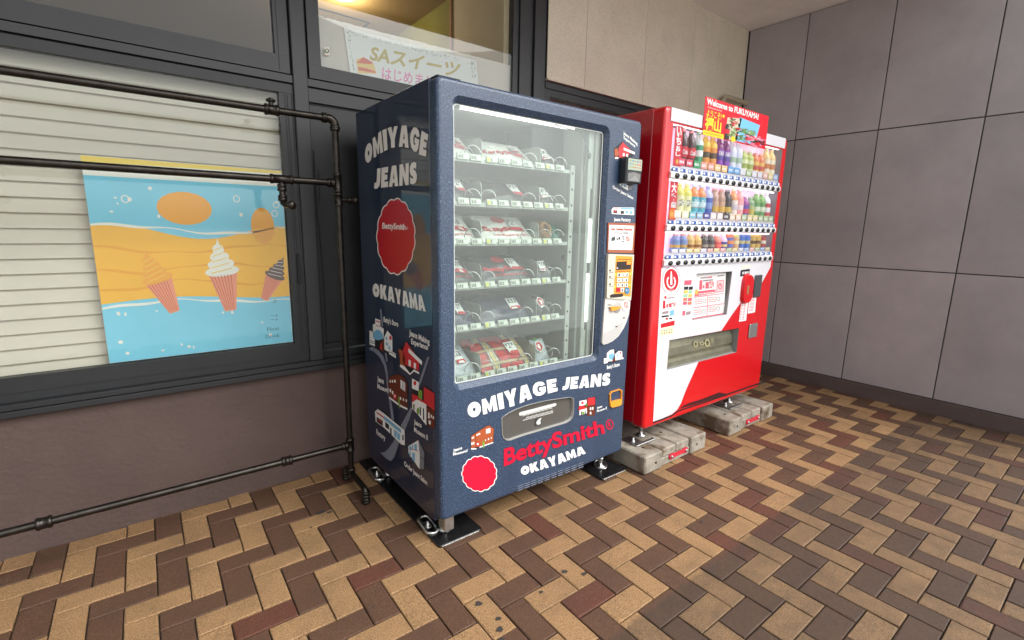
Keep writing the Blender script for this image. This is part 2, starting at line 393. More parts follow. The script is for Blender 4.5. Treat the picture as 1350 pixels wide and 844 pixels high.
for (px, py, r) in ((434,676,.012),(422,676,.022),(631,796,.013),(657,816,.010),(659,830,.012),(720,656,.008),(744,754,.012),(770,757,.012),(713,781,.009),(492,801,.004),(662,845,.013),(560,596,.004),(925,688,.010),(410,696,.006)):
    c = unp(px, py, 2, 0); n = 14; ph = random.random()*6
    st.add([(c.x+r*(1+.25*math.sin(3*2*math.pi*k/n+ph)+random.uniform(-.12,.12))*math.cos(2*math.pi*k/n), c.y+r*(.8+.2*math.sin(2*2*math.pi*k/n+ph))*math.sin(2*math.pi*k/n), .0016) for k in range(n)], [tuple(range(n))])
st.build('trodden_gum', gum, pav, recalc=False)['kind'] = 'stuff'

# ================================================================== SHOP BUILDING
B = thing('shop_building', (0, 1.0, 0), 'shop front with black window frames, beige speckled cladding and brown dado wall', 'building')
blk = mat('frame_black', srgb(43,44,47), .42, var=.18, vscale=5, bump=.02, bscale=30)
blk2 = mat('frame_black_dark', srgb(31,33,35), .45, var=.2, vscale=4)
groove = mat('groove_black', (.006,.006,.007), .6)
dado_m = mat('dado_plaster', srgb(82,66,61), .8, var=.16, vscale=3, bump=1.0, bscale=48)
clad_m = mat('cladding_panel', srgb(218,209,190), .85, var=.10, vscale=2.2, bump=.6, bscale=200, speck=(190, .60, srgb(150,136,114)))
ceil_m = mat('canopy_soffit', srgb(236,232,226), .85, var=.12, vscale=2.5, bump=.2, bscale=120)
ret_m = mat('return_wall_panel', srgb(166,161,163), .8, var=.14, vscale=2.6, bump=.2, bscale=150, rnd=.11, detail=7)
ZC = 3.10
MB().box(-14, 3.73, YW, 1.16, -.04, .573).build('dado_wall', dado_m, B)
MB().cbox(-14, 3.727, .905, .99, .575, .600, .003).cbox(-14, 3.727, .915, .985, .6005, .624, .003).build('window_sill', blk2, B)
MB().box(-14, 3.727, .950, 1.0, .625, .660).build('bottom_rail', blk2, B)
# lower left sliding window
GL = -.297
w = MB().box(-13.9, -.2335, .945, .99, .661, .722); w.box(GL, -.2335, .945, .99, .7225, 1.905)
fr1 = w.build('window_frame', blk2, B)
MB().box(-.262, -.258, .9435, .9452, .67, 1.9).box(-.272, -.269, .9435, .9452, .67, 1.9).box(-.243, -.240, .9435, .9452, .67, 1.9).build('frame_groove', groove, fr1)
MB().cbox(-.2665, -.2525, .935, .946, 1.02, 1.17, .002).box(-.263, -.256, .9335, .936, 1.03, 1.16).build('window_pull', groove, fr1)
shop_glass = glass('shop_glass', (.93,.95,.94), 1.45)
MB().box(-1.62, GL, .958, .962, .723, 1.905).build('window_pane', shop_glass, B)
blind_m = mat('roller_blind', srgb(214,205,190), .8, var=.06, vscale=2)
for k in range(21):
    z_ = .70+k*.058
    MB().add([(-1.62,1.016,z_),(-.25,1.016,z_),(-.25,1.030,z_+.060),(-1.62,1.030,z_+.060),(-1.62,1.018,z_-.002),(-.25,1.018,z_-.002),(-.25,1.032,z_+.058),(-1.62,1.032,z_+.058)], [(0,1,2,3),(7,6,5,4),(0,1,5,4)]).build('blind_slat', blind_m, B)
MB().box(-1.70, -1.622, .945, .99, .7225, 1.905).build('window_stile', blk2, B)
MB().box(-13.9, -1.702, .958, .962, .723, 1.905).build('window_pane', shop_glass, B)
MB().box(-13.9, -.2335, .943, .99, 1.9055, 1.945).build('head_rail', blk2, B)
MB().box(-13.9, -.2335, .938, .99, 1.953, 1.985).build('transom', blk, B)
MB().box(-13.9, -.2335, .96, 1.0, 1.9445, 1.9535).box(-13.9, -.2335, .96, 1.0, 1.9845, 1.9925).build('transom_gap', groove, B)
# upper left pane
MB().box(-13.9, -.2405, .944, .99, 1.992, 2.066).box(-.300, -.2405, .944, .99, 2.0665, ZC-.01).build('window_frame', blk, B)
MB().box(-13.9, -.3005, .958, .962, 2.067, ZC-.01).build('window_pane', shop_glass, B)
MB().box(-.2862, -.2842, .9425, .9445, 2.0, ZC-.01).build('frame_groove', groove, B)
# column between the windows
MB().cbox(-.2330, -.168, .928, 1.02, .6245, ZC-.005, .003).build('column', blk, B)
MB().box(-.2402, -.2328, .962, 1.0, .661, ZC-.01).box(-.1682, -.1558, .962, 1.0, .661, ZC-.01).build('column_gap', groove, B)
# upper window over the machine
uw = MB().box(-.156, 1.05, .940, .99, 1.991, 2.052).box(-.156, -.100, .940, .99, 2.0525, ZC-.01).box(-.0995, 1.05, .940, .99, 3.02, ZC-.01).build('window_frame', blk, B)
MB().box(-.0995, 1.05, .958, .962, 2.053, 3.02).build('window_pane', shop_glass, B)
MB().box(-.168, 1.05, .958, 1.0, 1.9845, 1.9912).box(-.168, 1.05, .958, 1.0, 1.9445, 1.9525).box(-.168, 1.05, .958, 1.0, 1.872, 1.884).build('transom_gap', groove, B)
MB().box(-.167, 1.05, .938, .99, 1.953, 1.9842).build('transom', blk, B)
MB().box(-.167, 1.05, .942, .99, 1.8845, 1.9442).build('transom', blk, B)
MB().box(-.167, 1.05, .956, .99, .705, 1.8715).build('infill_panel', blk2, B)
MB().cbox(-.165, 1.05, .940, .99, .672, .703, .003).build('panel_rail', blk2, B)
cb = [unp(p[0], p[1], 1, .9525) for p in ((414,198),(414,210),(415,238),(417,262),(418,285),(421,300),(423,330),(426,360),(428,400),(430,430),(431,452),(427,460))]
MB().tube(cb, .0022, 6).build('cable', groove, B)
cb = [unp(p[0], p[1], 1, .953) for p in ((420,225),(421,245),(422,255),(420,268))]
MB().tube(cb, .002, 6).build('cable', groove, B)
# right mullion pack
for x0, x1, yy, zz in ((1.052,1.093,.950,0),(1.095,1.150,.938,0),(1.152,1.207,.952,0),(1.209,1.262,.934,0),(1.264,1.308,.944,0)):
    MB().box(x0, x1, yy, .995, .6605, ZC-.006).build('mullion', blk, B)
MB().box(1.05, 1.31, .985, 1.0, .661, ZC-.01).build('mullion_gap', groove, B)
# beige cladding, one panel at a time
cx = [1.312, 1.655, 2.277, 2.882, 3.262, 3.728]
for a, b_ in zip(cx, cx[1:]):
    MB().cbox(a+.0015, b_-.0015, .930, 1.06, 2.262, ZC+.02, .002).build('wall_panel', clad_m, B)
MB().box(1.312, 3.728, .936, 1.05, 2.262, ZC+.02).build('panel_joint', groove, B)
MB().cbox(1.312, 3.727, .918, .98, 2.248, 2.2605, .002).build('panel_drip', clad_m, B)
MB().box(1.312, 3.727, .940, .99, 2.205, 2.2475).box(1.312, 3.727, .948, .99, 2.16, 2.2045).box(1.312, 1.36, .948, .99, .661, 2.1595).box(2.30, 2.36, .948, .99, .661, 2.1595).box(3.68, 3.727, .948, .99, .661, 2.1595).build('window_frame', blk2, B)
MB().box(1.362, 2.298, .960, .964, .661, 2.159).build('window_pane', shop_glass, B)
MB().box(2.362, 3.678, .960, .964, .661, 2.159).build('window_pane', shop_glass, B)
MB().box(1.2, 3.7, 1.06, 1.07, .3, 2.24).build('inner_screen', blind_m, B)
# ceiling of the walkway and the return wall
MB().box(-14, 3.9, -.78, 1.3, ZC+.001, ZC+.2).build('canopy_ceiling', ceil_m, B)  # walkway ceiling, stretched left out of view to cut light from that side
MB().box(-14, 3.9, -.82, -.781, ZC-.03, ZC+.35).build('canopy_fascia', ceil_m, B)
MB().box(3.731, 4.0, -1.7, 1.3, -.04, ZC+.0005).build('return_wall', ret_m, B)
MB().box(3.729, 3.7308, -1.7, .929, .002, ZC).build('wall_joint', mat('sealant_grey', srgb(70,68,70), .7), B)
ys = [.928, .42, -.18, -.78, -1.38, -1.72]; zs_ = [.112, 1.05, 2.1, ZC+.0]
for a, b_ in zip(ys, ys[1:]):
    for c, d_ in zip(zs_, zs_[1:]): MB().cbox(3.720, 3.7295, b_+.004, a-.004, c+.004, d_-.004, .002).build('wall_panel', ret_m, B)
MB().box(3.719, 3.7275, .915, .9295, .6, ZC).build('corner_seal', groove, B)
MB().box(3.705, 3.7305, -1.7, .9, 0, .11).build('skirting', mat('skirting_brown', srgb(92,80,76), .7, var=.15), B)
# shop interior behind the upper window
och = mat('ochre_ceiling', srgb(184,150,98), .8, var=.05, vscale=2)
grn = mat('green_wall', srgb(132,124,48), .8, var=.12, vscale=2)
bge = mat('beige_inner_wall', srgb(196,178,148), .85, var=.08, vscale=3)
ZI = 2.87
MB().box(-2.6, 1.045, .992, 4.2, ZI, ZI+.06).build('interior_ceiling', och, B)
MB().box(1.012, 1.048, 1.60, 4.2, 1.2, ZI-.001).build('interior_wall', grn, B)
MB().box(1.010, 1.049, .992, 1.598, 1.2, ZI-.001).build('interior_wall', bge, B)
MB().box(-2.6, 1.011, 4.05, 4.2, 1.2, ZI-.001).build('interior_wall', bge, B)
MB().box(-2.7, -2.602, .992, 4.2, 1.2, ZI).build('interior_wall', bge, B)
MB().box(-2.6, 1.045, 1.2, 4.2, 1.1, 1.19).build('interior_shelf', blk2, B)
MB().box(.992, 1.0115, 1.585, 1.612, 1.2, ZI-.002).build('interior_trim', mat('inner_trim', srgb(150,110,66), .7), B)
tr = [unp(p[0], p[1], 2, ZI-.003) for p in ((420,10),(487,29),(487,31.5),(420,12.5))]
tr2 = [unp(p[0], p[1], 2, ZI-.004) for p in ((485,29),(488,30),(477,41),(473,41))]
MB().add(tr, [(0,1,2,3)]).add(tr2, [(0,1,2,3)]).build('ceiling_track', groove, B)
lc = unp(452, -5, 2, ZI-.004)
dl = thing('downlight', (lc.x, lc.y, ZI), 'lit round recessed downlight in ochre ceiling of shop', 'lamp')
MB().lathe((lc.x, lc.y, 0), [(.075,ZI-.001),(.075,ZI-.008),(.062,ZI-.010),(.062,ZI-.004)], 28).build('trim_ring', mat('white_trim', (.75,.75,.73), .4), dl)
MB().lathe((lc.x, lc.y, 0), [(.0,ZI-.0061),(.061,ZI-.0060)], 28).build('diffuser', mat('lamp_glow', (1,.93,.8), .5, emit=7), dl)
pl = bpy.data.lights.new('downlight_light', 'POINT'); pl.energy = 5; pl.color = (1,.88,.68); pl.shadow_soft_size = .06
plo = bpy.data.objects.new('downlight_light', pl); COL.objects.link(plo); plo.location = (lc.x, lc.y, ZI-.10); attach(plo, dl)
# frosted film on the lower part of that pane
film = glass('frosted_film', (.86,.85,.82), 1.45, haze=.68, hazecol=srgb(232,222,210))
top = [(-.0995+1.149*k/160, 2.283+random.uniform(-.0025,.0025)+.010*k/160) for k in range(161)]
ff = MB(); A = [(x, .9745, z) for x, z in top]; Bt = [(x, .9745, 2.05) for x, z in top]
ff.strip(A, Bt, closed=False); ff.build('frosted_film', film, B)
zz1 = zm(350, 0, 4.22)
# hand lettered poster behind the glass
pw = flat('poster_white', (238,238,236), .6)
pgold = flat('poster_gold', (196,176,96), .6); ppink = flat('poster_pink', (236,140,190), .6); pgrn = flat('poster_green', (84,110,84), .6)
pcake = flat('cake_sponge', (240,206,130), .6); pred = flat('cake_red', (222,110,86), .6)
ps = lambda px, py, off=0: unp(px, py, 1, .9690-off)
P1 = thing('sweets_sign', ps(540, 95), 'white hand lettered sign with gold letters and cake picture inside upper window', 'sign')
c4 = [ps(*zz1(*p)) for p in ((435,152),(1172,338),(1195,520),(480,520))]
c4[3] = Vector((c4[3].x, .969, 2.03)); c4[2] = Vector((c4[2].x, .969, 2.03))
MB().prism(c4, (0, .0012, 0)).build('board', pw, P1)
t = MB(); text_on(t, 'SAスイーツ', [(578,338),(1068,430)], [(592,248),(1090,352)], ps, .0006, 0, bold=.03, full=True, conv=zz1); t.build('lettering', pgold, P1)
t = MB(); text_on(t, 'はじめました', [(648,440),(1000,500)], [(650,372),(1000,440)], ps, .0006, 0, bold=.015, full=True, conv=zz1); t.build('lettering', ppink, P1)
t = MB(); rr = random.Random(3)
for k in range(150):
    u = rr.random(); e = rr.choice(('t','t','t','l','r'))
    if e == 't': q = (455+700*u, 170+175*u+rr.uniform(-2,18))
    elif e == 'l': q = (452+30*u+rr.uniform(0,16), 170+220*u)
    else: q = (1140+rr.uniform(0,22)+12*u, 345+90*u)
    decal(t, ell(q[0], q[1], 2.6, 2.2, 6), ps, .0006, 0, zz1)
t.build('dotted_border', pgrn, P1)['kind'] = 'stuff'
t = MB(); decal(t, [(505,330),(545,318),(600,352),(618,410),(515,408)], ps, .0006, 0, zz1); decal(t, [(505,350),(545,318),(600,350),(585,358)], ps, .0008, 1, zz1); decal(t, [(512,372),(560,380),(612,398),(612,408),(520,392)], ps, .0008, 1, zz1); t.build('cake_picture', [pcake, pred], P1)
# small sticker low on the pane
stk = MB(); sc = lambda px, py, off=0: unp(px, py, 1, .957-off)
decal(stk, [(328,264),(355,262),(358,308),(330,308)], sc, .0003, 0, zz1); decal(stk, ell(342, 284, 12, 13, 16), sc, .0006, 1, zz1, holes=[ell(342, 283, 6, 7, 12)])
o = stk.build('round_sticker', [flat('sticker_cream', (226,214,200), .5), flat('sticker_green', (70,120,100), .5)])
tag(o, 'small cream sticker with green ring on lower corner of upper window pane', 'sticker')
# big soft serve poster in the lower window
pp = lambda px, py, off=0: unp(px, py, 1, .9690-off)
def px2(x, z, off=0): return Vector((x, .9690-off, z))
P2 = thing('dessert_poster', (-.65, .969, .73), 'blue and orange soft serve poster behind the lower window pane', 'poster')
sky_b = flat('poster_blue', (128,206,232), .55, var=.05, vscale=3); org = flat('poster_orange', (250,186,58), .55, var=.06, vscale=3); yel = flat('poster_yellow', (246,212,70), .55)
wht = flat('poster_cream', (240,236,226), .55); choc = flat('poster_choc', (104,76,72), .5); peach = flat('poster_peach', (240,150,120), .5); ink = flat('poster_ink', (60,110,130), .5); mango = flat('poster_mango', (246,170,60), .5)
X0, X1 = -1.02, -.302
MB().prism([(X0,.9692,.727),(X1,.9692,.727),(X1,.9692,1.56),(X0,.9692,1.56)], (0,.001,0)).build('sheet', wht, P2)
q = MB(); q.add([px2(X0,.728,.0004), px2(X1-.001,.728,.0004), px2(X1-.001,1.485,.0004), px2(X0,1.485,.0004)], [(0,1,2,3)], 0)
za = lambda u: .975+.015*math.sin(u*5); zb = lambda u: 1.27+.03*math.sin(u*7+1)
q.poly([[px2(X0+(X1-.001-X0)*k/20, za(k/20), .0008) for k in range(21)]+[px2(X0+(X1-.001-X0)*k/20, zb(k/20), .0008) for k in range(20,-1,-1)]], 1)
q.add([px2(X0,1.535,.0004), px2(X1-.001,1.545,.0004), px2(X1-.001,1.558,.0004), px2(X0,1.558,.0004)], [(0,1,2,3)], 2); q.build('printed_background', [sky_b, org, yel], P2)
waf = flat('poster_waffle', (206,104,70), .5)
def cone(cx, cz, s, swirl, tilt):
    q = MB(); R = lambda a, b: px2(cx+(a*math.cos(tilt)-b*math.sin(tilt))*s, cz+(a*math.sin(tilt)+b*math.cos(tilt))*s, .0012)
    R2 = lambda a, b: R(a, b)-Vector((0,.0004,0))
    q.poly([[R(-.30,0),(R(.30,0)),(R(.12,-.9)),(R(-.12,-.9))]], 0)
    for k in range(4):
        w_, z_ = .36-.08*k, .02+.17*k
        q.poly([[R2(*p)-Vector((0,.0003*k,0)) for p in ell(0, z_+.06, w_, .13, 18)]], 1)
    q.poly([[R2(-.06,.62)-Vector((0,.0016,0)), R2(.06,.60)-Vector((0,.0016,0)), R2(.03,.86)-Vector((0,.0016,0))]], 1)
    for k in range(7): q.poly([[R2(-.27+.07*k,-.02), R2(-.25+.07*k,-.02), R2(-.09+.03*k,-.86), R2(-.10+.03*k,-.86)]], 3)
    for k in range(5):
        z_ = .05+.13*k; q.poly([[R2(-.24+.03*k,z_)-Vector((0,.002,0)), R2(.22-.03*k,z_+.07)-Vector((0,.002,0)), R2(.22-.03*k,z_+.085)-Vector((0,.002,0)), R2(-.24+.03*k,z_+.02)-Vector((0,.002,0))]], 2)
    return q
cone(-.368, 1.055, .13, 0, -.45).build('cone_picture', [peach, choc, wht, waf], P2)
cone(-.58, 1.08, .19, 0, .1).build('cone_picture', [peach, wht, yel, waf], P2)
cone(-.82, 1.06, .16, 0, .3).build('cone_picture', [peach, mango, yel, waf], P2)
q = MB(); rr = random.Random(8)
for k in range(26):
    u = rr.random(); a, b_ = X0+.03+(X1-X0-.06)*u, rr.choice((rr.uniform(.74,.94), rr.uniform(1.33,1.46)))
    q.poly([[px2(*p, .0009) for p in ell(a, b_, rr.uniform(.003,.009), rr.uniform(.003,.009), 10)]], 0)
for j_, (z_, m_) in enumerate(((.962,0),(1.285,0),(1.20,1),(1.12,1),(1.05,1))):
    up_ = [(X0+(X1-.001-X0)*k/24, z_+.016*math.sin(k/24*(5+j_)+j_)+.004*math.sin(k*.9)) for k in range(25)]
    q.poly([[px2(x, z, .0010) for x, z in up_]+[px2(x, z-.008-.004*math.sin(k_*.5), .0010) for k_, (x, z) in reversed(list(enumerate(up_)))]], m_)
q.build('printed_waves', [wht, flat('poster_deep_orange', (240,166,44), .55)], P2)
q = MB()
q.poly([[px2(*p, .0010) for p in ell(-.40, 1.30, .05, .085, 18)]], 0); q.poly([[px2(*p, .0010) for p in ell(-.70, 1.37, .10, .07, 18)]], 0)
for a, b_ in ((-.335,1.40),(-.345,1.36),(-.50,1.42),(-.9,1.40)): q.poly([[px2(*p, .0010) for p in ell(a, b_, .014, .016, 14)], [px2(*p, .0010) for p in ell(a, b_, .010, .012, 14)]], 1)
q.build('printed_shapes', [mango, wht], P2)
zp = zm(356, 340, 5.275)
q = MB(); text_on(q, 'ク', [(18,318),(48,316)], [(18,292),(48,290)], pp, .001, 0, .02, True, zp); q.build('lettering', ink, P2)
q = MB(); text_on(q, 'ート', [(4,412),(58,410)], [(4,395),(58,392)], pp, .001, 0, .02, True, zp); q.build('lettering', ink, P2)
q = MB(); text_on(q, 'ート', [(4,440),(58,437)], [(4,422),(58,419)], pp, .001, 0, .02, True, zp); q.build('lettering', ink, P2)
q = MB(); text_on(q, 'Float', [(-20,510),(64,502)], [(-20,485),(64,478)], pp, .001, 0, .0, True, zp); q.build('lettering', ink, P2)
q = MB(); text_on(q, 'Drink', [(-30,560),(68,551)], [(-30,536),(68,527)], pp, .001, 0, .0, True, zp); q.build('lettering', ink, P2)
# ================================================================== BLUE VENDING MACHINE
W, D, H, ZD, ZB = 1.129, .785, 1.83, .116, .092
def denim(name, rough, coat, cbase, cdark, clight, croughn):
    m = bpy.data.materials.new(name); m.use_nodes = True; t = m.node_tree; b = t.nodes['Principled BSDF']; L = t.links.new; N = t.nodes.new
    tc = N('ShaderNodeTexCoord')
    def nz(sc, st, det=2):
        mp = N('ShaderNodeMapping'); mp.inputs['Scale'].default_value = st; L(tc.outputs['Object'], mp.inputs[0])
        n = N('ShaderNodeTexNoise'); n.inputs['Scale'].default_value = sc; n.inputs['Detail'].default_value = det; L(mp.outputs[0], n.inputs['Vector']); return n.outputs['Fac']
    def mr(x, a, b_, c=0, d=1):
        q = N('ShaderNodeMapRange'); q.inputs[1].default_value = a; q.inputs[2].default_value = b_; q.inputs[3].default_value = c; q.inputs[4].default_value = d; L(x, q.inputs[0]); return q.outputs[0]
    def mix(f, A, B_):
        q = N('ShaderNodeMix'); q.data_type = 'RGBA'; L(f, q.inputs['Factor'])
        for i, s in ((6, A), (7, B_)):
            if isinstance(s, tuple): q.inputs[i].default_value = (*s, 1)
            else: L(s, q.inputs[i])
        return q.outputs[2]
    c = mix(mr(nz(210, (1,1,.5)), .40, .60), cdark, cbase)
    c = mix(mr(nz(260, (1,1,.55), 1), .54, .70, 0, .75), c, clight)
    c = mix(mr(nz(9, (1,1,.3), 4), .45, .75, 0, .35), c, cdark)
    L(c, b.inputs['Base Color']); b.inputs['Roughness'].default_value = rough
    b.inputs['Coat Weight'].default_value = coat; b.inputs['Coat Roughness'].default_value = croughn
    return m
den_f = denim('denim_film_front_sheen', .5, .6, srgb(40,63,90), srgb(25,43,68), srgb(94,118,148), .35)  # same film as the side; sky sheen painted in as a lighter base
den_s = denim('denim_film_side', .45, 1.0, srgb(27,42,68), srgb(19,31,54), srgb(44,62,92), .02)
VM = thing('vending_machine', (W/2, D/2, 0), 'dark denim blue vending machine with large glass front and white OMIYAGE JEANS lettering', 'vending machine')
steel = mat('bright_steel', (.62,.62,.6), .28, 1, var=.15, vscale=40)
zinc = mat('zinc_plate', (.5,.51,.5), .42, 1, var=.2, vscale=30)
black_gloss = mat('black_base', (.012,.012,.013), .16, var=.3, vscale=20, speck=(120,.70,(.18,.18,.17)))
dark_in = mat('dark_inside', (.02,.02,.022), .6)
inner = mat('inner_liner', srgb(196,202,198), .5, var=.05, vscale=2)
# cabinet: left side, right side, back, top, underside
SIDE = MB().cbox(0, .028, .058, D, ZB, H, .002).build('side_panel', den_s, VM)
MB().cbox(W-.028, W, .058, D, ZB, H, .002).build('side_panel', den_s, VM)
MB().box(.0285, W-.0285, D-.03, D-.002, ZB+.002, H-.002).build('back_panel', dark_in, VM)
MB().box(.0285, W-.0285, .060, D-.031, H-.03, H-.002).build('top_panel', den_s, VM)
MB().box(.0285, W-.0285, .060, D-.031, ZB+.002, .60).build('lower_cabinet', dark_in, VM)
MB().cbox(.012, .11, .02, .14, H+.0005, H+.006, .002).build('top_bracket', dark_in, VM)
# door with window and dispensing slot
def loopy(l, y): return [Vector((x, y, z)) for x, z in l]
HX0, HX1, HZ0, HZ1 = .062, .898, .668, 1.776             # outer edge of the bevelled window surround
GX0, GX1, GZ0, GZ1 = .080, .880, .690, 1.752             # glass
zs = zm(650, 510, 10.55)
slot_px = [(118,425),(210,365),(300,318),(420,272),(540,236),(700,198),(850,172),(1000,152),(1068,143),(1112,160),(1118,300),(1105,410),(1070,465),(1010,500),(800,562),(600,622),(400,682),(230,742),(180,740),(140,706),(122,660),(118,560)]
slot = [fr(*zs(*p)) for p in slot_px]
d = MB(); rr_ = .016
O0 = rrect(rr_, W-rr_, ZD+rr_, H-rr_, .006); 
def outr(k): a = math.radians(k); g = rr_*(1-math.sin(a)); return loopy(rrect(g, W-g, ZD+g, H-g, .022-g*.6), rr_*(1-math.cos(a)))
rings = [outr(k) for k in (0, 25, 50, 70, 90)]
hole_f = loopy(rrect(HX0, HX1, HZ0, HZ1, .034, 6), 0); hole_m = loopy(rrect(GX0-.002, GX1+.002, GZ0-.002, GZ1+.002, .016, 6), .020); hole_b = loopy(rrect(GX0-.002, GX1+.002, GZ0-.002, GZ1+.002, .016, 6), .044)
d.poly([rings[0], hole_f, slot])
for a, b_ in zip(rings, rings[1:]): d.strip(a, b_, 0, True)
d.strip(rings[-1], [Vector((p.x, .052, p.z)) for p in rings[-1]])
d.strip(hole_f, hole_m, 0); d.strip(hole_m, hole_b, 1)
d.strip(slot, [Vector((p.x, .045, p.z)) for p in slot], 1)
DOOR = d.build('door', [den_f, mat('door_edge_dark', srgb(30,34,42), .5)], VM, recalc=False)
gk = MB(); lo = loopy(rrect(.006, W-.006, ZD+.006, H-.006, .02), .0522); li = loopy(rrect(.02, W-.02, ZD+.02, H-.02, .02), .0522)
gk.strip(lo, [p+Vector((0,.0055,0)) for p in lo]); gk.strip(lo, li); gk.build('door_gasket', dark_in, VM)
vm_glass = glass('machine_glass', (.93,.97,.95), 1.76, haze=.045, hazecol=srgb(220,228,222))  # pale diffuse haze stands in for sky reflected in the pane
MB().box(GX0, GX1, .026, .030, GZ0, GZ1).build('window_pane', vm_glass, DOOR)
seal = MB(); a = loopy(rrect(GX0+.004, GX1-.004, GZ0+.004, GZ1-.004, .012, 6), .0255); b_ = loopy(rrect(GX0-.0015, GX1+.0015, GZ0-.0015, GZ1+.0015, .016, 6), .0255)
seal.strip(a, b_); seal.build('glass_seal', mat('seal_white', srgb(206,214,210), .4), DOOR)
# inside of the cabinet
CR = .800                                                    # right wall of the product bay
ins = MB(); ins.box(.030, .064, .0585, .66, .601, 1.795); ins.box(.0645, CR, .64, .66, .601, 1.795); ins.box(.0645, W-.04, .0585, .639, 1.772, 1.795); ins.box(.0645, CR, .0585, .639, .601, .63)
ins.build('inner_liner', inner, VM)
MB().box(CR, CR+.02, .075, .64, .631, 1.771).build('bay_wall', inner, VM)
MB().box(CR+.021, W-.03, .0585, .64, .601, 1.771).build('electrics_housing', dark_in, VM)
trim = mat('inner_trim_grey', srgb(178,182,176), .4, var=.05)
tm = MB(); tm.cbox(.812, .836, .046, .074, .66, 1.77, .002); tm.cbox(.858, .882, .046, .058, .66, 1.77, .002); tm.cbox(.8365, .8575, .0565, .074, .66, 1.77, .001); tm.build('door_inner_trim', trim, VM)
pst = MB().cbox(.742, .772, .088, .112, .64, 1.60, .002).build('shelf_post', trim, VM)
for k in range(13): MB().lathe((.7555, .0872, .70+k*.072), [(0,0),(.0055,0)], 10, ax=1).build('post_hole', dark_in, pst)
led = mat('led_tube', (1,1,.97), .4, emit=3.2)
l1 = MB().tube([(.14,.080,1.758),(.74,.080,1.758)], .007, 10).build('led_tube', led, VM); MB().cbox(.12, .139, .07, .09, 1.75, 1.7715, .002).build('holder', trim, l1); MB().cbox(.741, .76, .07, .09, 1.75, 1.7715, .002).build('holder', trim, l1)
l2 = MB().tube([(.847,.052,.862),(.847,.052,1.10)], .0055, 8).tube([(.847,.052,1.155),(.847,.052,1.36)], .0055, 8).build('led_tube', led, VM); MB().cbox(.838, .856, .0535, .0562, .82, 1.50, .001).build('holder', dark_in, l2)
cabl = MB().tube([(.60,.05,1.752),(.70,.06,1.748),(.77,.05,1.742),(.79,.05,1.70),(.80,.052,1.66),(.80,.055,1.60)], .003, 6).tube([(.79,.05,1.70),(.815,.048,1.66)], .003, 6).lathe((.818,.046,1.645), [(.002,.014),(.008,.01),(.008,-.01),(.002,-.014)], 10).build('inner_cable', mat('cable_grey', srgb(120,124,122), .5), VM)
MB().cbox(.60, .80, .20, .40, 1.60, 1.771, .004).build('fan_housing', mat('housing_grey', srgb(84,90,90), .5), VM)
MB().cbox(.735, .79, .105, .125, 1.165, 1.19, .002).build('door_catch', dark_in, VM)
# shelves
SHZ = [1.563, 1.394, 1.236, 1.057, .882, .662]
tray_m = mat('tray_metal', srgb(184,190,184), .35, .3, var=.05); tagw = flat('tag_white', (196,202,190), .4); tagk = flat('tag_digit', (70,78,72), .5); tagy = flat('tag_yellow', (206,206,96), .5)
wire = mat('coil_wire', srgb(206,210,206), .25, .7)
DIV = (.262, .575)
LANES = ((.085, .255), (.27, .568), (.583, .728))
tagmesh = {}
for v in (0, 1):
    q = MB().cbox(-.026, .026, -.004, .004, 0, .026, .0015, 0)
    for a_, b_ in ((-.020,-.016),(-.012,-.008),(-.004,0)): q.add([(a_,-.0046,.005),(b_,-.0046,.005),(b_,-.0046,.018),(a_,-.0046,.018)], [(0,1,2,3)], 1)
    q.add([(.005,-.0046,.004),(.023,-.0046,.004),(.023,-.0046,.019),(.005,-.0046,.019)], [(0,1,2,3)], 3)
    if v: q.add([(-.024,-.0050,.003),(-.008,-.0050,.003),(-.008,-.0050,.020),(-.024,-.0050,.020)], [(0,1,2,3)], 2)
    tagmesh[v] = q.mesh('price_tag', [tagw, tagk, tagy, flat('tag_pale', (218,222,212), .4)])
for si, z in enumerate(SHZ):
    s_ = MB().box(.066, .738, .098, .60, z+.002, z+.008).box(.066, .738, .090, .0975, z, z+.016)
    SHF = s_.build('shelf', tray_m, VM)
    for k, x in enumerate((.098,.158,.222,.296,.360,.424,.488,.552,.612,.676)):
        o = bpy.data.objects.new('price_tag', tagmesh[1 if k in (3, 8) else 0]); COL.objects.link(o); o.location = (x+random.uniform(-.004,.004), .0845, z+.006); o.rotation_euler = (-.25, 0, 0); attach(o, SHF)
    for x in DIV:
        pr_ = [(x,.108,z+.009),(x,.60,z+.009),(x,.60,z+.105),(x,.13,z+.105),(x,.115,z+.098),(x,.108,z+.08)]
        MB().prism([(p[0]-.001, p[1], p[2]) for p in pr_], (.002,0,0)).build('divider', tray_m, SHF)
    for x in (.225, .302, .520, .620, .700):
        pts = []; r_ = .030
        for k in range(7*12+1):
            a_ = 2*math.pi*k/12; pts.append((x+r_*math.cos(a_), .104+.055*k/12, z+.010+r_+.0015+r_*math.sin(a_)))
        MB().tube(pts, .0022, 5).build('spiral_coil', wire, SHF, recalc=False)

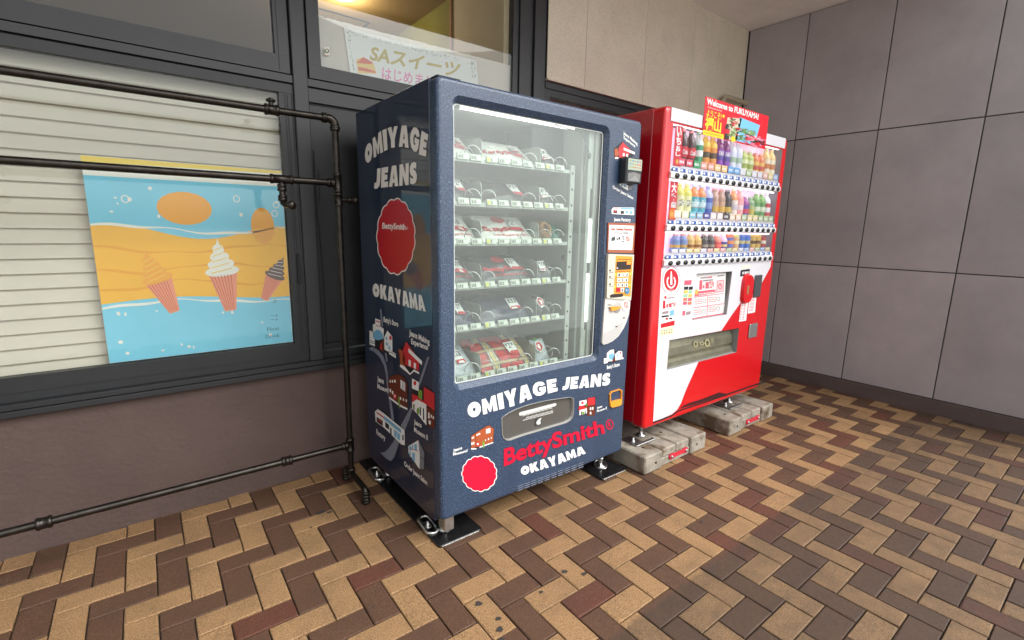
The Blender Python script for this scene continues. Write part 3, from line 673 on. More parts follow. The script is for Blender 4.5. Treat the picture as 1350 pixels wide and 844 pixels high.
# ---- goods in the shelves
def pack(name, label, cat, cx, w, z, l, T, th, mats, group=None, y0=.112, skew=.05, wr=.004, seed=0, deco=None, cols=14, rows=12):
    rg = random.Random(seed); ph = [rg.uniform(0, 6) for _ in range(6)]; ct, sn = math.cos(T), math.sin(T)
    def S(u, v, off=0, back=False):
        e = (1-abs(2*u-1)**4)*(1-abs(2*v-1)**4)
        wrk = wr*(math.sin(9*u+5*v+ph[0])+.7*math.sin(17*v-8*u+ph[1])+.5*math.sin(26*u+ph[2]))*min(1, e*2)
        n = (-th*.35*e) if back else (th*e+wrk)
        n += off
        x = cx+(u-.5)*w*(1-.10*v)+skew*(v-.5)*w*0-skew*w*(v-.5)
        dd = v*l
        return Vector((x+.002*math.sin(7*v+ph[3]), y0+dd*ct-n*sn, z+.010+dd*sn+n*ct))
    T_ = thing(name, S(.5, 0), label, cat, group)
    q = MB(); vs = []; fs = []
    for back in (False, True):
        o_ = len(vs)
        for j in range(rows+1):
            for i in range(cols+1): vs.append(S(i/cols, j/rows, 0, back))
        for j in range(rows):
            for i in range(cols):
                a_ = o_+j*(cols+1)+i; fs.append((a_, a_+1, a_+cols+2, a_+cols+1) if not back else (a_, a_+cols+1, a_+cols+2, a_+1))
    q.add(vs, fs, 0, True); me = q.mesh('goods', mats[:1]); uvl = me.uv_layers.new(name='UVMap')
    nper = (rows+1)*(cols+1)
    for lp in me.loops:
        k = lp.vertex_index % nper; uvl.data[lp.index].uv = ((k % (cols+1))/cols, (k//(cols+1))/rows)
    ob = bpy.data.objects.new('goods', me); COL.objects.link(ob); attach(ob, T_)
    if deco: deco(T_, S)
    return T_
def surf_poly(mb, S, pts, off, m):
    c = (sum(p[0] for p in pts)/len(pts), sum(p[1] for p in pts)/len(pts)); n = len(pts)
    vs = [S(*c, off)]+[S(c[0]+(p[0]-c[0])*.5, c[1]+(p[1]-c[1])*.5, off) for p in pts]+[S(*p, off) for p in pts]
    fs = [(0, 1+i, 1+(i+1) % n) for i in range(n)]+[(1+i, n+1+i, n+1+(i+1) % n, 1+(i+1) % n) for i in range(n)]
    mb.add(vs, fs, m)
def surf_text(mb, S, s, u0, u1, v0, v1, off, m, bold=.03, tilt=0):
    vs, fs, w_, y0, y1 = text_tris(s, bold)
    mb.add([S(u0+(u1-u0)*x/w_, v0+(v1-v0)*(y-y0)/(y1-y0)+tilt*x/w_, off) for x, y in vs], fs, m)
p_red = flat('print_red', (196,34,48), .45); p_white = flat('print_white', (236,236,232), .45); p_dark = flat('print_dark', (44,46,52), .5); p_grey = flat('print_grey', (120,124,126), .5)
plastic = lambda n, rgb, **k: flat(n, rgb, .5, coat=.4, coat_rough=.12, **k)
g_white = plastic('bag_white', (232,232,226), var=.06, vscale=14); g_black = plastic('cloth_black', (28,30,33), var=.25, vscale=18); g_char = plastic('cloth_charcoal', (62,65,67), var=.2, vscale=18)
g_navy = plastic('cloth_navy', (40,47,72), var=.25, vscale=16); g_fluff = plastic('cloth_grey_white', (176,182,188), var=.35, vscale=26); g_brown = plastic('leather_brown', (150,112,74), var=.25, vscale=20); g_teal = plastic('cloth_teal', (30,104,88), var=.3, vscale=20)
def hangtag(T_, S, u=.78, v=.55, w_=.20, h=.44):
    q = MB(); surf_poly(q, S, [(u-w_/2,v-h/2),(u+w_/2,v-h/2),(u+w_/2,v+h/2),(u-w_/2,v+h/2)], .007, 0)
    surf_poly(q, S, [(u-w_/2,v-h/2),(u+w_/2,v-h/2),(u+w_/2,v-h/2+h*.28),(u-w_/2,v-h/2+h*.28)], .0078, 1)
    surf_poly(q, S, [(u-w_/2+.02,v+h*.02),(u+w_/2-.02,v+h*.02),(u+w_/2-.02,v+h*.40),(u-w_/2+.02,v+h*.40)], .0078, 2)
    surf_poly(q, S, [(u-w_*.2,v+h*.06),(u-w_*.06,v+h*.06),(u-w_*.06,v+h*.34),(u-w_*.2,v+h*.34)], .0084, 0); surf_poly(q, S, [(u+w_*.06,v+h*.06),(u+w_*.2,v+h*.06),(u+w_*.2,v+h*.34),(u+w_*.06,v+h*.34)], .0084, 0)
    q.build('hang_tag', [p_white, p_red, p_grey], T_, recalc=False)
def brandprint(T_, S, patch=True, sub='Jeans Museum & Village', shift=0):
    q = MB(); surf_text(q, S, 'BettySmith', .10+shift, .92+shift, .34, .54, .004, 0, .045)
    if sub: surf_text(q, S, sub, .22+shift, .92+shift, .19, .29, .004, 0, .02)
    if patch: surf_poly(q, S, scallop(.48+shift, .80, .14, .15, 12, .12, 3), .004, 0)
    q.build('printed_lettering', p_red, T_, recalc=False)
def plaid():
    m = bpy.data.materials.new('red_plaid'); m.use_nodes = True; t = m.node_tree; b = t.nodes['Principled BSDF']; L = t.links.new; N = t.nodes.new
    uv = N('ShaderNodeTexCoord'); sp = N('ShaderNodeSeparateXYZ'); L(uv.outputs['UV'], sp.inputs[0])
    def band(axis, freq, c, hw, ph=0.):
        a = N('ShaderNodeMath'); a.operation = 'MULTIPLY_ADD'; L(sp.outputs[axis], a.inputs[0]); a.inputs[1].default_value = freq; a.inputs[2].default_value = ph
        f = N('ShaderNodeMath'); f.operation = 'FRACT'; L(a.outputs[0], f.inputs[0])
        s = N('ShaderNodeMath'); s.operation = 'SUBTRACT'; L(f.outputs[0], s.inputs[0]); s.inputs[1].default_value = c
        ab = N('ShaderNodeMath'); ab.operation = 'ABSOLUTE'; L(s.outputs[0], ab.inputs[0])
        lt = N('ShaderNodeMath'); lt.operation = 'LESS_THAN'; L(ab.outputs[0], lt.inputs[0]); lt.inputs[1].default_value = hw; return lt.outputs[0]
    col = None
    def lay(fac, c, k):
        nonlocal col
        q = N('ShaderNodeMix'); q.data_type = 'RGBA'; mm = N('ShaderNodeMath'); mm.operation = 'MULTIPLY'; L(fac, mm.inputs[0]); mm.inputs[1].default_value = k; L(mm.outputs[0], q.inputs['Factor'])
        if col is None: q.inputs[6].default_value = (*srgb(196,40,48), 1)
        else: L(col, q.inputs[6])
        q.inputs[7].default_value = (*c, 1); col = q.outputs[2]
    for ax, fq in (('X', 1.6), ('Y', 2.2)):
        k = 1 if ax == 'X' else .6
        lay(band(ax, fq, .45, .17), srgb(70,60,60), .75*k); lay(band(ax, fq, .45, .09), srgb(222,216,190), .9*k); lay(band(ax, fq, .45, .03), srgb(204,176,70), .9*k); lay(band(ax, fq, .40, .012), srgb(60,60,60), .8*k); lay(band(ax, fq, .50, .012), srgb(60,60,60), .8*k); lay(band(ax, fq, .9, .03), srgb(90,50,54), .6*k)
    L(col, b.inputs['Base Color']); b.inputs['Roughness'].default_value = .6; b.inputs['Coat Weight'].default_value = .5; b.inputs['Coat Roughness'].default_value = .15
    return m
g_plaid = plaid()
R50 = math.radians(50)
lx = [((a+b)/2, (b-a)) for a, b in LANES]
ordn = ('top', 'second', 'third', 'fourth', 'fifth', 'bottom')
spec = [  # material, what, decoration
 (g_white, 'white shirt bag with red print', 'p'), (g_black, 'black shirt in clear bag', 't'), (g_white, 'white printed cloth bag with red lettering', 'pt'),
 (g_char, 'charcoal shirt with red lettering', 'pt'), (g_navy, 'navy folded jeans', 't'), (g_fluff, None, 't')]
for si, z in enumerate(SHZ):
    m_, what, dc = spec[si]
    for lane in (0, 1):
        cx, w_ = lx[lane]
        if si == 5: mm, wt = (g_fluff, 'grey and white mottled top') if lane == 0 else (g_plaid, 'red plaid shirt')
        else: mm, wt = m_, what
        cx2 = cx-.02 if lane == 0 else cx
        w2 = w_*.98 if lane else w_+.05
        if lane == 0: cx2 = .255-w2/2-.004
        def deco(T_, S, dc=dc, si=si, lane=lane):
            if 'p' in dc: brandprint(T_, S, sub=('Jeans Museum & Village' if si > 0 else None), patch=si > 0)
            if 't' in dc: hangtag(T_, S, .72, .60)
            elif si == 0: hangtag(T_, S, .76, .66, .15, .26)
        side = 'beside the window edge' if lane == 0 else 'in the wide middle lane'
        for row in (0, 1):
            lab = f'{wt}, {"foremost" if row == 0 else "second"} in the {"left" if lane == 0 else "middle"} lane of the {ordn[si]} shelf'
            pack('packed_garment', lab, 'garment', cx2, w2, z, .150 if si not in (1, 4) else .135, R50 if si else math.radians(44), .010 if si in (0, 2) else .017, [mm], group=f'{wt} packs, {"left" if lane == 0 else "middle"} lane of the {ordn[si]} shelf', y0=.128+row*.085, skew=.10, seed=si*7+lane+row*50, deco=deco if row == 0 else None, wr=.0030)
smalls = [(g_black, 'white card in a dark small bag', 0), (g_black, 'small black pouch with white and red card', 0), (g_brown, 'coiled brown leather belt pack', 1), (g_char, 'small grey pouch with white and red tag', 0), (g_black, 'small dark pouch with round red badge', 2), (g_fluff, 'small pouch with round red charm and green trim', 2)]
for si, z in enumerate(SHZ):
    m_, wt, kd = smalls[si]
    def deco(T_, S, kd=kd, si=si):
        if kd == 0: hangtag(T_, S, .42, .60, .42, .46)
        if kd == 1:
            q = MB()
            for k in range(3): q.tube([S(.5+(.36-.05*k)*math.cos(a_/8*math.pi), .5+(.34-.05*k)*math.sin(a_/8*math.pi), .012+.004*k) for a_ in range(17)], .0035, 6)
            q.build('belt', plastic('belt_tan', (176,128,74)), T_)
        if kd == 2:
            q = MB(); surf_poly(q, S, ell(.36, .62, .24, .26, 18), .010, 0); surf_poly(q, S, ell(.36, .62, .19, .21, 18), .011, 1); surf_poly(q, S, ell(.36, .62, .10, .12, 14), .012, 0)
            if si == 5: surf_poly(q, S, [(.2,.92),(.6,.98),(.5,1.1),(.3,1.05)], .010, 2)
            q.build('badge', [p_white, p_red, flat('trim_green', (60,150,80), .5)], T_, recalc=False)
    pack('packed_accessory', f'{wt} at the right of the {ordn[si]} shelf', 'accessory', .64, .095, z, .115, math.radians(62), .014, [m_], seed=90+si, deco=deco, skew=.05, cols=8, rows=8, y0=.13)
    if si == 2: pack('packed_accessory', 'dark green cloth pack at the right end of the third shelf', 'accessory', .708, .06, z, .095, math.radians(64), .014, [g_teal], seed=99, cols=8, rows=8, y0=.13)

# ---- dispensing slot
slc = sum((p for p in slot), Vector())/len(slot)
rimm = mat('slot_rim', srgb(190,190,184), .3, .4)
def inset(L, k, y): return [Vector((slc.x+(p.x-slc.x)*(1-k), y, slc.z+(p.z-slc.z)*(1-k*2.2))) for p in L]
r_ = MB(); A0 = inset(slot, -.004, -.004); A1 = inset(slot, .006, -.004); A2 = inset(slot, .016, .012); A3 = inset(slot, -.004, .01)
r_.strip(A3, A0, 0, True); r_.strip(A0, A1, 0, True); r_.strip(A1, A2, 0, True)
SLT = r_.build('dispensing_slot', rimm, DOOR)
fl = MB(); fl.poly([inset(slot, .014, .0105)]); fl.build('flap', flat('flap_grey', (86,84,79), .35, var=.08, vscale=4), SLT)
q = MB(); fsl = lambda px, py, off=0: unp(px, py, 1, .0085-off)
decal(q, [(360,380),(372,355),(860,228),(880,232),(880,255),(865,270),(385,402),(366,398)], fsl, .0004, 0, zs)
decal(q, [(585,450),(680,430),(672,530),(585,548)], fsl, .0004, 1, zs); decal(q, [(610,480),(640,445),(678,432),(660,465),(662,520),(615,530),(600,500)], fsl, .0008, 0, zs)
for (a0, b0, a1, b1) in ((412,412,830,300),(460,440,840,340),(415,475,840,362)):
    for k in range(22):
        u0, u1 = k/22, (k+.62)/22
        decal(q, [(a0+(a1-a0)*u0, b0+(b1-b0)*u0), (a0+(a1-a0)*u1, b0+(b1-b0)*u1), (a0+(a1-a0)*u1, b0+(b1-b0)*u1-14-4*(k % 3)), (a0+(a1-a0)*u0, b0+(b1-b0)*u0-14)], fsl, .0004, 0, zs)
q.build('printed_notice', [flat('notice_white', (214,214,208), .4), flat('notice_dark', (58,58,56), .5)], SLT)

# ---- front lettering and pictures
lw = flat('letter_white', (236,238,236), .4); lr = flat('letter_red', (208,14,54), .4); lgr = flat('letter_silver', (234,231,226), .35)
zf = zm(580, 480, 4.22)
def letters(name, col, fn, par): q = MB(); fn(q); return q.build(name, col, par, recalc=False)
letters('lettering', lw, lambda q: poster_word(q, 'OMIYAGE', [(160,305),(248,280),(330,254),(410,234),(530,184),(655,150)], [(148,222),(237,197),(340,160),(420,133),(490,111),(560,96),(650,80)], fr, .0016, 0, zf), DOOR)
letters('lettering', lw, lambda q: poster_word(q, 'JEANS', [(680,146),(740,138),(860,128),(945,118)], [(690,76),(770,69),(880,55),(950,48)], fr, .0016, 0, zf), DOOR)
letters('lettering', lw, lambda q: poster_word(q, 'OKAYAMA', [(455,622),(580,583),(650,562),(740,525),(812,497)], [(446,575),(560,535),(640,508),(720,482),(798,455)], fr, .0016, 0, zf), DOOR)
BS_b = [(356,566),(530,505),(650,462),(790,420),(918,382)]; BS_t = [(356,472),(520,418),(650,376),(780,342),(905,306)]
letters('lettering_outline', flat('letter_dark_red', (120,10,50), .4), lambda q: text_on(q, 'BettySmith', BS_b, BS_t, fr, .0014, 0, .038, False, zf), DOOR)
letters('lettering', lr, lambda q: text_on(q, 'BettySmith', BS_b, BS_t, fr, .0020, 0, .026, False, zf), DOOR)
def regm(q):
    decal(q, ell(944, 337, 21, 29, 24), fr, .0016, 0, zf, holes=[ell(944, 337, 16, 23, 24)])
    text_on(q, 'R', [(937,353),(953,348)], [(936,325),(951,321)], fr, .0016, 0, .03, False, zf)
letters('registered_mark', lr, regm, DOOR)
zb = zm(595, 560, 8.44)
q = MB(); decal(q, scallop(312, 546, 202, 205, 15, .06, 5), fr, .0012, 1, zb); decal(q, scallop(312, 546, 192, 195, 15, .06, 5), fr, .0019, 0, zb)
q.build('round_patch', [lr, lw], DOOR)
# small labels
def lab(q, s, x0, y0, x1, y1, h, plane=fr, off=.0016, conv=None, m=0, bold=.03, hx=0):
    text_on(q, s, [(x0, y0), (x1, y1)], [(x0+hx, y0-h), (x1+hx, y1-h)], plane, off, m, bold, False, conv)
def slab_(par, col, *a, **k): q = MB(); lab(q, *a, **k); q.build('small_lettering', col, par, recalc=False)
slab_(DOOR, lw, 'Jeans', 20, 303, 120, 270, 32, conv=zb); slab_(DOOR, lw, 'MuseumⅠ', 20, 345, 178, 302, 30, conv=zb)
zd = zm(780, 150, 4.967)
slab_(DOOR, lw, 'Jeans Making', 208, 132, 300, 208, 22, conv=zd); slab_(DOOR, lw, 'Experience', 210, 163, 285, 222, 20, conv=zd)
slab_(DOOR, lw, 'Order Jeans Salon', 138, 488, 272, 562, 20, conv=zd); slab_(DOOR, lw, 'Jeans Factory', 146, 702, 256, 706, 22, conv=zd)
ze = zm(780, 310, 4.22); slab_(DOOR, lw, "Betty's Store", 85, 746, 155, 728, 20, conv=ze)
slab_(DOOR, lw, 'Jeans', 873, 250, 903, 240, 12, conv=zf); slab_(DOOR, lw, 'Museum Ⅱ', 873, 268, 928, 250, 12, conv=zf)
# little building pictures
b_or = flat('pic_brick', (170,84,46), .4); b_wh = flat('pic_white', (238,238,236), .4); b_rd = flat('pic_red', (204,46,52), .4); b_bk = flat('pic_black', (30,30,34), .4); b_bl = flat('pic_blue', (120,180,214), .4); b_gr = flat('pic_green', (120,160,60), .4); b_gy = flat('pic_grey', (120,124,134), .4); b_br = flat('pic_brown', (104,46,28), .4)
PICM = [b_or, b_wh, b_rd, b_bk, b_bl, b_gr, b_gy, b_br]
def pic(polys, plane, conv, parent, name='building_picture'):
    q = MB()
    for lay, m_, pts in polys: decal(q, pts, plane, .0012+.0005*lay, m_, conv)
    return q.build(name, PICM, parent)
def rq(x, y, w_, h, sk=0): return [(x, y), (x+w_, y+sk), (x+w_, y+sk+h), (x, y+h)]
mus = [(0,3,[(216,126),(262,92),(400,8),(425,6),(478,42),(470,192),(330,252),(218,278)]), (1,0,[(220,128),(264,98),(400,14),(424,12),(473,45),(465,188),(330,240),(222,262)]), (2,1,[(220,262),(280,262),(280,274),(220,277)]), (2,1,[(315,245),(466,192),(466,204),(315,258)])]
mus += [(2,1,rq(386,50,48,52,-12)), (3,6,rq(400,48,3,50)), (3,6,rq(417,46,3,50)), (2,1,rq(228,138,10,22)), (2,1,rq(243,130,10,22)), (2,1,rq(280,104,12,22)), (2,1,rq(298,96,10,20)), (2,1,rq(312,92,10,20)), (2,1,rq(222,198,14,28)), (2,1,rq(242,192,14,28)), (2,2,rq(276,196,36,44)), (3,1,rq(284,205,20,22)), (2,1,rq(376,164,10,18)), (2,1,rq(408,150,12,20)), (2,1,rq(440,138,10,18)), (2,5,[(345,205),(356,170),(362,200),(372,192),(364,260),(356,262)]), (2,7,rq(272,104,5,150))]
pic(mus, fr, zb, DOOR)
mus2 = [(0,3,rq(776,203,90,84,-22)), (1,1,rq(776,206,40,28,-8)), (2,2,ell(793,216,7,8,12)), (1,2,rq(822,190,41,42,-6)), (1,5,[(800,222),(818,216),(820,236),(804,240)]), (1,2,rq(772,236,44,16,-10)), (1,1,rq(776,250,42,36,-12)), (2,2,[(768,262),(778,246),(818,238),(818,246),(780,256)]), (2,5,ell(797,272,7,9,12)), (2,3,rq(784,262,5,24)), (2,3,rq(806,258,5,24)), (1,7,rq(820,234,42,56,-6)), (2,1,rq(834,242,8,14)), (2,1,rq(846,240,8,14)), (2,1,rq(834,266,8,14))]
pic(mus2, fr, zf, DOOR)
ex = [(0,3,[(148,228),(200,182),(262,238),(284,246),(284,268),(240,300),(152,298)]), (1,2,[(176,226),(205,186),(262,244),(240,275),(180,290)]), (1,0,[(150,230),(166,226),(182,262),(160,292),(150,270)]), (2,1,[(210,222),(284,252),(282,268),(210,238)]), (2,1,rq(204,258,12,20)), (2,1,rq(226,264,12,20)), (2,1,rq(152,286,24,10))]
pic(ex, fr, zd, DOOR)
fac = [(0,3,[(128,628),(140,610),(280,612),(282,668),(130,660)]), (1,1,[(130,628),(142,613),(278,615),(279,665),(132,657)]), (2,4,[(190,616),(276,618),(276,628),(192,626)]), (2,3,rq(142,632,26,20)), (2,3,rq(190,636,22,20)), (3,2,rq(146,636,18,8)), (2,4,rq(222,636,16,18)), (2,4,ell(258,648,10,12,12)), (2,2,[(144,616),(176,617),(176,621),(144,620)])]
pic(fac, fr, zd, DOOR)
sto = [(0,3,[(64,684),(82,680),(100,636),(126,632),(140,656),(150,640),(172,646),(180,686),(150,700),(64,720)]), (1,1,rq(68,686,22,30,-4)), (1,1,[(84,658),(102,640),(124,636),(128,700),(86,704)]), (2,4,ell(112,676,17,18,14)), (1,1,[(130,662),(152,644),(170,648),(172,690),(132,698)]), (2,2,ell(160,656,5,6,10)), (2,7,[(116,682),(130,670),(130,704),(116,706)]), (1,1,rq(146,684,32,8,-3)), (2,4,rq(140,664,8,10))]
pic(sto, fr, ze, DOOR)
sal = [(0,3,[(176,458),(214,452),(270,470),(268,496),(240,508),(190,480)]), (1,1,[(178,460),(214,455),(240,470),(238,504),(190,476)]), (1,6,[(240,470),(268,473),(265,494),(240,505)]), (2,4,rq(192,462,12,14)), (2,4,rq(212,464,12,16))]
pic(sal, fr, zd, DOOR)

# ---- payment column
zk = zm(800, 290, 7.67); fr4 = lambda y: (lambda px, py, off=0: unp(px, py, 1, y-off))
def slab(pts, plane, conv, depth, mats, parent, name):
    P = [plane(*conv(*p)) for p in pts]; return MB().prism(P, (0, depth, 0)).build(name, mats, parent)
fA = fr4(-.006)
NOT = slab([(14,28),(290,34),(272,336),(6,330)], fA, zk, .006, flat('notice_frame', (164,92,64), .5), DOOR, 'payment_notice')
q = MB(); decal(q, [(26,50),(276,60),(256,306),(16,300)], fA, .0006, 0, zk)
text_on(q, 'Only Cashless Payment', [(36,104),(256,108)], [(38,80),(258,84)], fA, .0012, 1, .05, False, zk)
text_on(q, 'We only accept CASHLESS', [(74,136),(216,140)], [(74,122),(216,126)], fA, .0012, 2, .03, False, zk)
decal(q, [(46,180),(84,166),(86,205),(48,218)], fA, .0012, 2, zk); decal(q, [(100,175),(116,200),(108,206),(98,198)], fA, .0012, 2, zk); decal(q, [(116,178),(136,168),(136,196),(120,204)], fA, .0012, 2, zk); decal(q, rq(154,160,24,10), fA, .0012, 2, zk); decal(q, rq(160,174,14,34), fA, .0012, 3, zk); decal(q, rq(152,214,24,10), fA, .0012, 2, zk)
decal(q, ell(212, 192, 20, 26, 14), fA, .0012, 4, zk, holes=[ell(212, 192, 12, 16, 14)]); decal(q, [(194,168),(200,164),(234,214),(228,220)], fA, .0018, 4, zk)
for yy, a_, b_ in ((238,50,230),(268,96,200),(282,24,244)):
    for k in range(14): decal(q, rq(a_+(b_-a_)*k/14, yy, (b_-a_)/14*.6, 7), fA, .0012, 3, zk)
q.build('printed_notice', [b_wh, flat('notice_orange', (186,70,46), .5), flat('notice_ink', (70,74,76), .5), flat('notice_grey', (150,150,150), .5), flat('notice_rose', (196,130,120), .5)], NOT)
beige = flat('keypad_beige', (214,206,188), .4); orange = flat('keypad_orange', (240,158,52), .4)
fB = fr4(-.016)
KP = slab([(16,346),(276,352),(246,812),(0,790)], fB, zk, .016, beige, DOOR, 'keypad_panel')
q = MB(); decal(q, [(92,362),(262,370),(240,776),(70,760)], fB, .0006, 0, zk)
decal(q, [(100,424),(250,416),(244,500),(94,508)], fB, .0012, 1, zk); decal(q, [(205,420),(246,418),(242,450),(202,452)], fB, .0018, 2, zk); decal(q, rq(100,482,14,12), fB, .0018, 3, zk)
for k in range(14): decal(q, rq(106+k*10, 396, 6, 8), fB, .0012, 1, zk); decal(q, rq(100+k*10, 515+0*k, 6, 8), fB, .0012, 1, zk)
for px_, py_ in ((90,552),(240,544),(80,676),(232,660)): decal(q, ell(px_, py_, 9, 12, 10), fB, .0012, 4, zk)
decal(q, [(30,765),(50,752),(166,744),(166,770),(150,778),(40,788)], fB, .0012, 1, zk)
for yy in (515,580,655): decal(q, ell(34, yy-4, 8, 10, 10), fB, .0012, 1, zk); [decal(q, rq(26+k*9, yy+12, 6, 6), fB, .0012, 5, zk) for k in range(5)]
q.build('printed_panel', [orange, flat('display_dark', (40,28,24), .15), flat('display_glow', (240,110,40), .4, emit=1.2), b_wh, flat('lamp_yellow', (240,226,90), .4), flat('keypad_ink', (90,110,120), .5)], KP)
keyw = flat('key_white', (236,234,228), .35); keys = [('1',126,558),('2',164,556),('3',204,554),('4',123,610),('5',162,608),('6',200,606),('7',120,660),('8',158,660),('9',198,658),('',118,708),('0',158,710)]
for s, kx, ky in keys:
    pts = [(kx-16,ky-19),(kx+17,ky-20),(kx+15,ky+19),(kx-18,ky+20)]
    P = [fr4(-.020)(*zk(*p)) for p in pts]; kb = MB().prism(P, (0,.005,0)).build('key', keyw if s else lr, KP)
    if s: q = MB(); text_on(q, s, [(kx-8,ky+13),(kx+7,ky+12)], [(kx-7,ky-13),(kx+8,ky-14)], fr4(-.0205), .0003, 0, .04, False, zk); q.build('digit', flat('digit_ink', (60,58,60), .5), kb)
P = [fr4(-.020)(*zk(*p)) for p in ell(208, 716, 24, 34, 20)]; kb = MB().prism(P, (0,.005,0)).build('key', flat('key_blue', (54,130,176), .35), KP); kb['label'] = 'round blue button'
q = MB(); text_on(q, '購入', [(192,722),(224,720)], [(192,704),(224,702)], fr4(-.0205), .0003, 0, .0, True, zk); q.build('digit', keyw, kb)
fC = fr4(-.010)
zc_ = zm(780, 310, 4.22)
CP = slab([(76,352),(216,352),(214,395),(208,440),(196,480),(178,520),(150,562),(118,590),(90,604),(66,610),(58,600),(66,480)], fC, zc_, .010, flat('coin_plate', (206,204,200), .35), DOOR, 'coin_plate')
fD = fr4(-.0106)
q = MB(); decal(q, [(66,545),(112,528),(178,480),(160,540),(118,586),(90,600),(66,606),(60,598)], fD, .0003, 0, zc_); q.build('plate_relief', flat('coin_plate_lower', (192,190,186), .35), CP)
kc = fD(*zc_(142,404)); kn = MB().lathe((kc.x, 0, kc.z), [(.0,-.0130),(.026,-.0130),(.028,-.0115),(.028,-.0102)], 24, ax=1).build('knob_ring', flat('knob_grey', (170,168,166), .4), CP)
P = [fr4(-.022)(*zc_(*p)) for p in ((108,402),(122,398),(160,398),(164,406),(130,420),(112,422))]; MB().prism(P, (0,.010,0)).build('lever', orange, CP)
P = [fr4(-.0125)(*zc_(*p)) for p in ell(192, 394, 22, 32, 20)]; rs = MB().prism(P, (0,.002,0)).build('round_sticker', b_wh, CP)
q = MB(); decal(q, ell(192, 388, 13, 17, 14), fr4(-.0127), .0003, 0, zc_, holes=[ell(192, 388, 8, 11, 14)]); decal(q, [(180,372),(184,370),(204,404),(200,408)], fr4(-.0127), .0006, 0, zc_); q.build('printed_mark', flat('notice_rose', (196,130,120), .5), rs)
q = MB()
for kx, ky in ((180,457),(138,505)): c = fD(*zc_(kx, ky)); MB().lathe((c.x, 0, c.z), [(.0,-.0135),(.006,-.0135),(.006,-.0108)], 14, ax=1).build('lock', steel, CP)
q = MB()
for yy in (386, 402):
    for k in range(3): decal(q, rq(90+k*8, yy, 5, 6), fD, .0003, 0, zc_)
q.build('printed_mark', b_bk, CP)
# change cup
zq = zf; fE = fr4(-.008)
cup = [(946,168),(956,154),(1004,140),(1015,148),(1013,222),(1004,232),(960,244),(948,236)]
CU = MB(); P = [fE(*zq(*p)) for p in cup]; cc = sum(P, Vector())/len(P); Pi = [Vector((cc.x+(p.x-cc.x)*.88, -.008, cc.z+(p.z-cc.z)*.91)) for p in P]; Pb = [Vector((cc.x+(p.x-cc.x)*.84, .010, cc.z+(p.z-cc.z)*.87)) for p in P]
CU.strip([p+Vector((0,.008,0)) for p in P], P); CU.strip(P, Pi); CU.strip(Pi, Pb); CU.poly([[p+Vector((0,-.0075,0)) for p in Pb]], 1)
CUo = CU.build('change_cup', [orange, flat('cup_smoke', (96,54,22), .45)], DOOR)
P = [fr4(-.010)(*zq(*p)) for p in ((950,212),(1012,196),(1012,222),(1003,231),(961,242),(950,235))]; MB().prism(P, (0,.012,0)).build('cup_lip', orange, CUo)
# card reader
RDR = MB().cbox(.972, 1.088, -.046, -.0012, 1.530, 1.648, .006).build('card_reader', flat('reader_black', (44,46,50), .35), VM)
MB().cbox(.980, 1.081, -.0490, -.0462, 1.590, 1.642, .001).build('screen', flat('reader_screen', (150,164,146), .2, emit=.18), RDR)
q = MB(); fG = fr4(-.0492); rr = random.Random(5)
cs = [flat('icon_red', (200,90,70), .4), flat('icon_blue', (90,120,170), .4), flat('icon_tan', (150,140,100), .4)]
for k in range(5):
    for j_, z_ in enumerate((1.628, 1.614, 1.600)): x_ = .990+k*.0175; q.add([(x_, -.0494, z_), (x_+.012, -.0494, z_), (x_+.012, -.0494, z_+.006), (x_, -.0494, z_+.006)], [(0,1,2,3)], rr.randrange(3))
q.build('screen_icons', cs, RDR)
q = MB(); q.poly([[(.988,-.0465,1.540),(1.072,-.0465,1.540),(1.076,-.0465,1.575),(1.030,-.0465,1.582),(.986,-.0465,1.575)]], 0); q.add([(.988,-.0470,1.541),(1.072,-.0470,1.541),(1.030,-.052,1.570)], [(0,1,2)], 1); q.build('tap_area', [flat('reader_silver', (120,120,118), .3), flat('reader_silver2', (150,150,148), .3)], RDR)
# vent louvres
q = MB(); v0, v1 = zf(430,708), zf(803,570)
for k in range(10):
    for j_ in range(3):
        u0, u1 = k/10+.008, k/10+.086
        P = lambda u, dy: (v0[0]+(v1[0]-v0[0])*u, v0[1]+(v1[1]-v0[1])*u-dy)
        b0 = j_*2.6-1
        decal(q, [P(u0,b0), P(u1,b0), P(u1,b0+1.3), P(u0,b0+1.3)], fr, .0012, 0); decal(q, [P(u0,b0+1.3), P(u1,b0+1.3), P(u1,b0+1.9), P(u0,b0+1.9)], fr, .0016, 1)
q.build('vent_louvres', [dark_in, flat('louvre_edge', (150,164,190), .4)], DOOR)

# ---- left side lettering and pictures
zA, zB_, zC_, zD_ = zm(470,150,5.275), zm(470,300,5.275), zm(470,400,5.275), zm(470,500,5.275)
letters('lettering', lgr, lambda q: poster_word(q, 'OMIYAGE', [(64,360),(115,312),(180,268),(240,238),(312,228),(370,242),(425,280),(482,298)], [(54,240),(100,185),(165,122),(235,92),(325,80),(400,88),(445,112),(502,148)], sd, .0016, 0, zA), SIDE)
letters('lettering', lgr, lambda q: poster_word(q, 'JEANS', [(122,524),(165,516),(245,507),(350,497),(420,488)], [(128,386),(200,372),(265,360),(350,345),(420,333)], sd, .0016, 0, zA), SIDE)
letters('lettering', lgr, lambda q: poster_word(q, 'OKAYAMA', [(112,478),(175,495),(260,522),(330,545),(400,568),(482,585)], [(112,386),(180,398),(250,415),(330,440),(400,458),(465,475)], sd, .0016, 0, zB_), SIDE)
sred = flat('patch_red', (184,14,36), .35)
q = MB(); c_ = (522, 312); decal(q, scallop(*c_, 26.2, 51.5, 15, .05, 5), sd, .0012, 1); decal(q, scallop(*c_, 25, 49.8, 15, .05, 5), sd, .0018, 0)
PT = q.build('round_patch', [sred, lgr], SIDE)
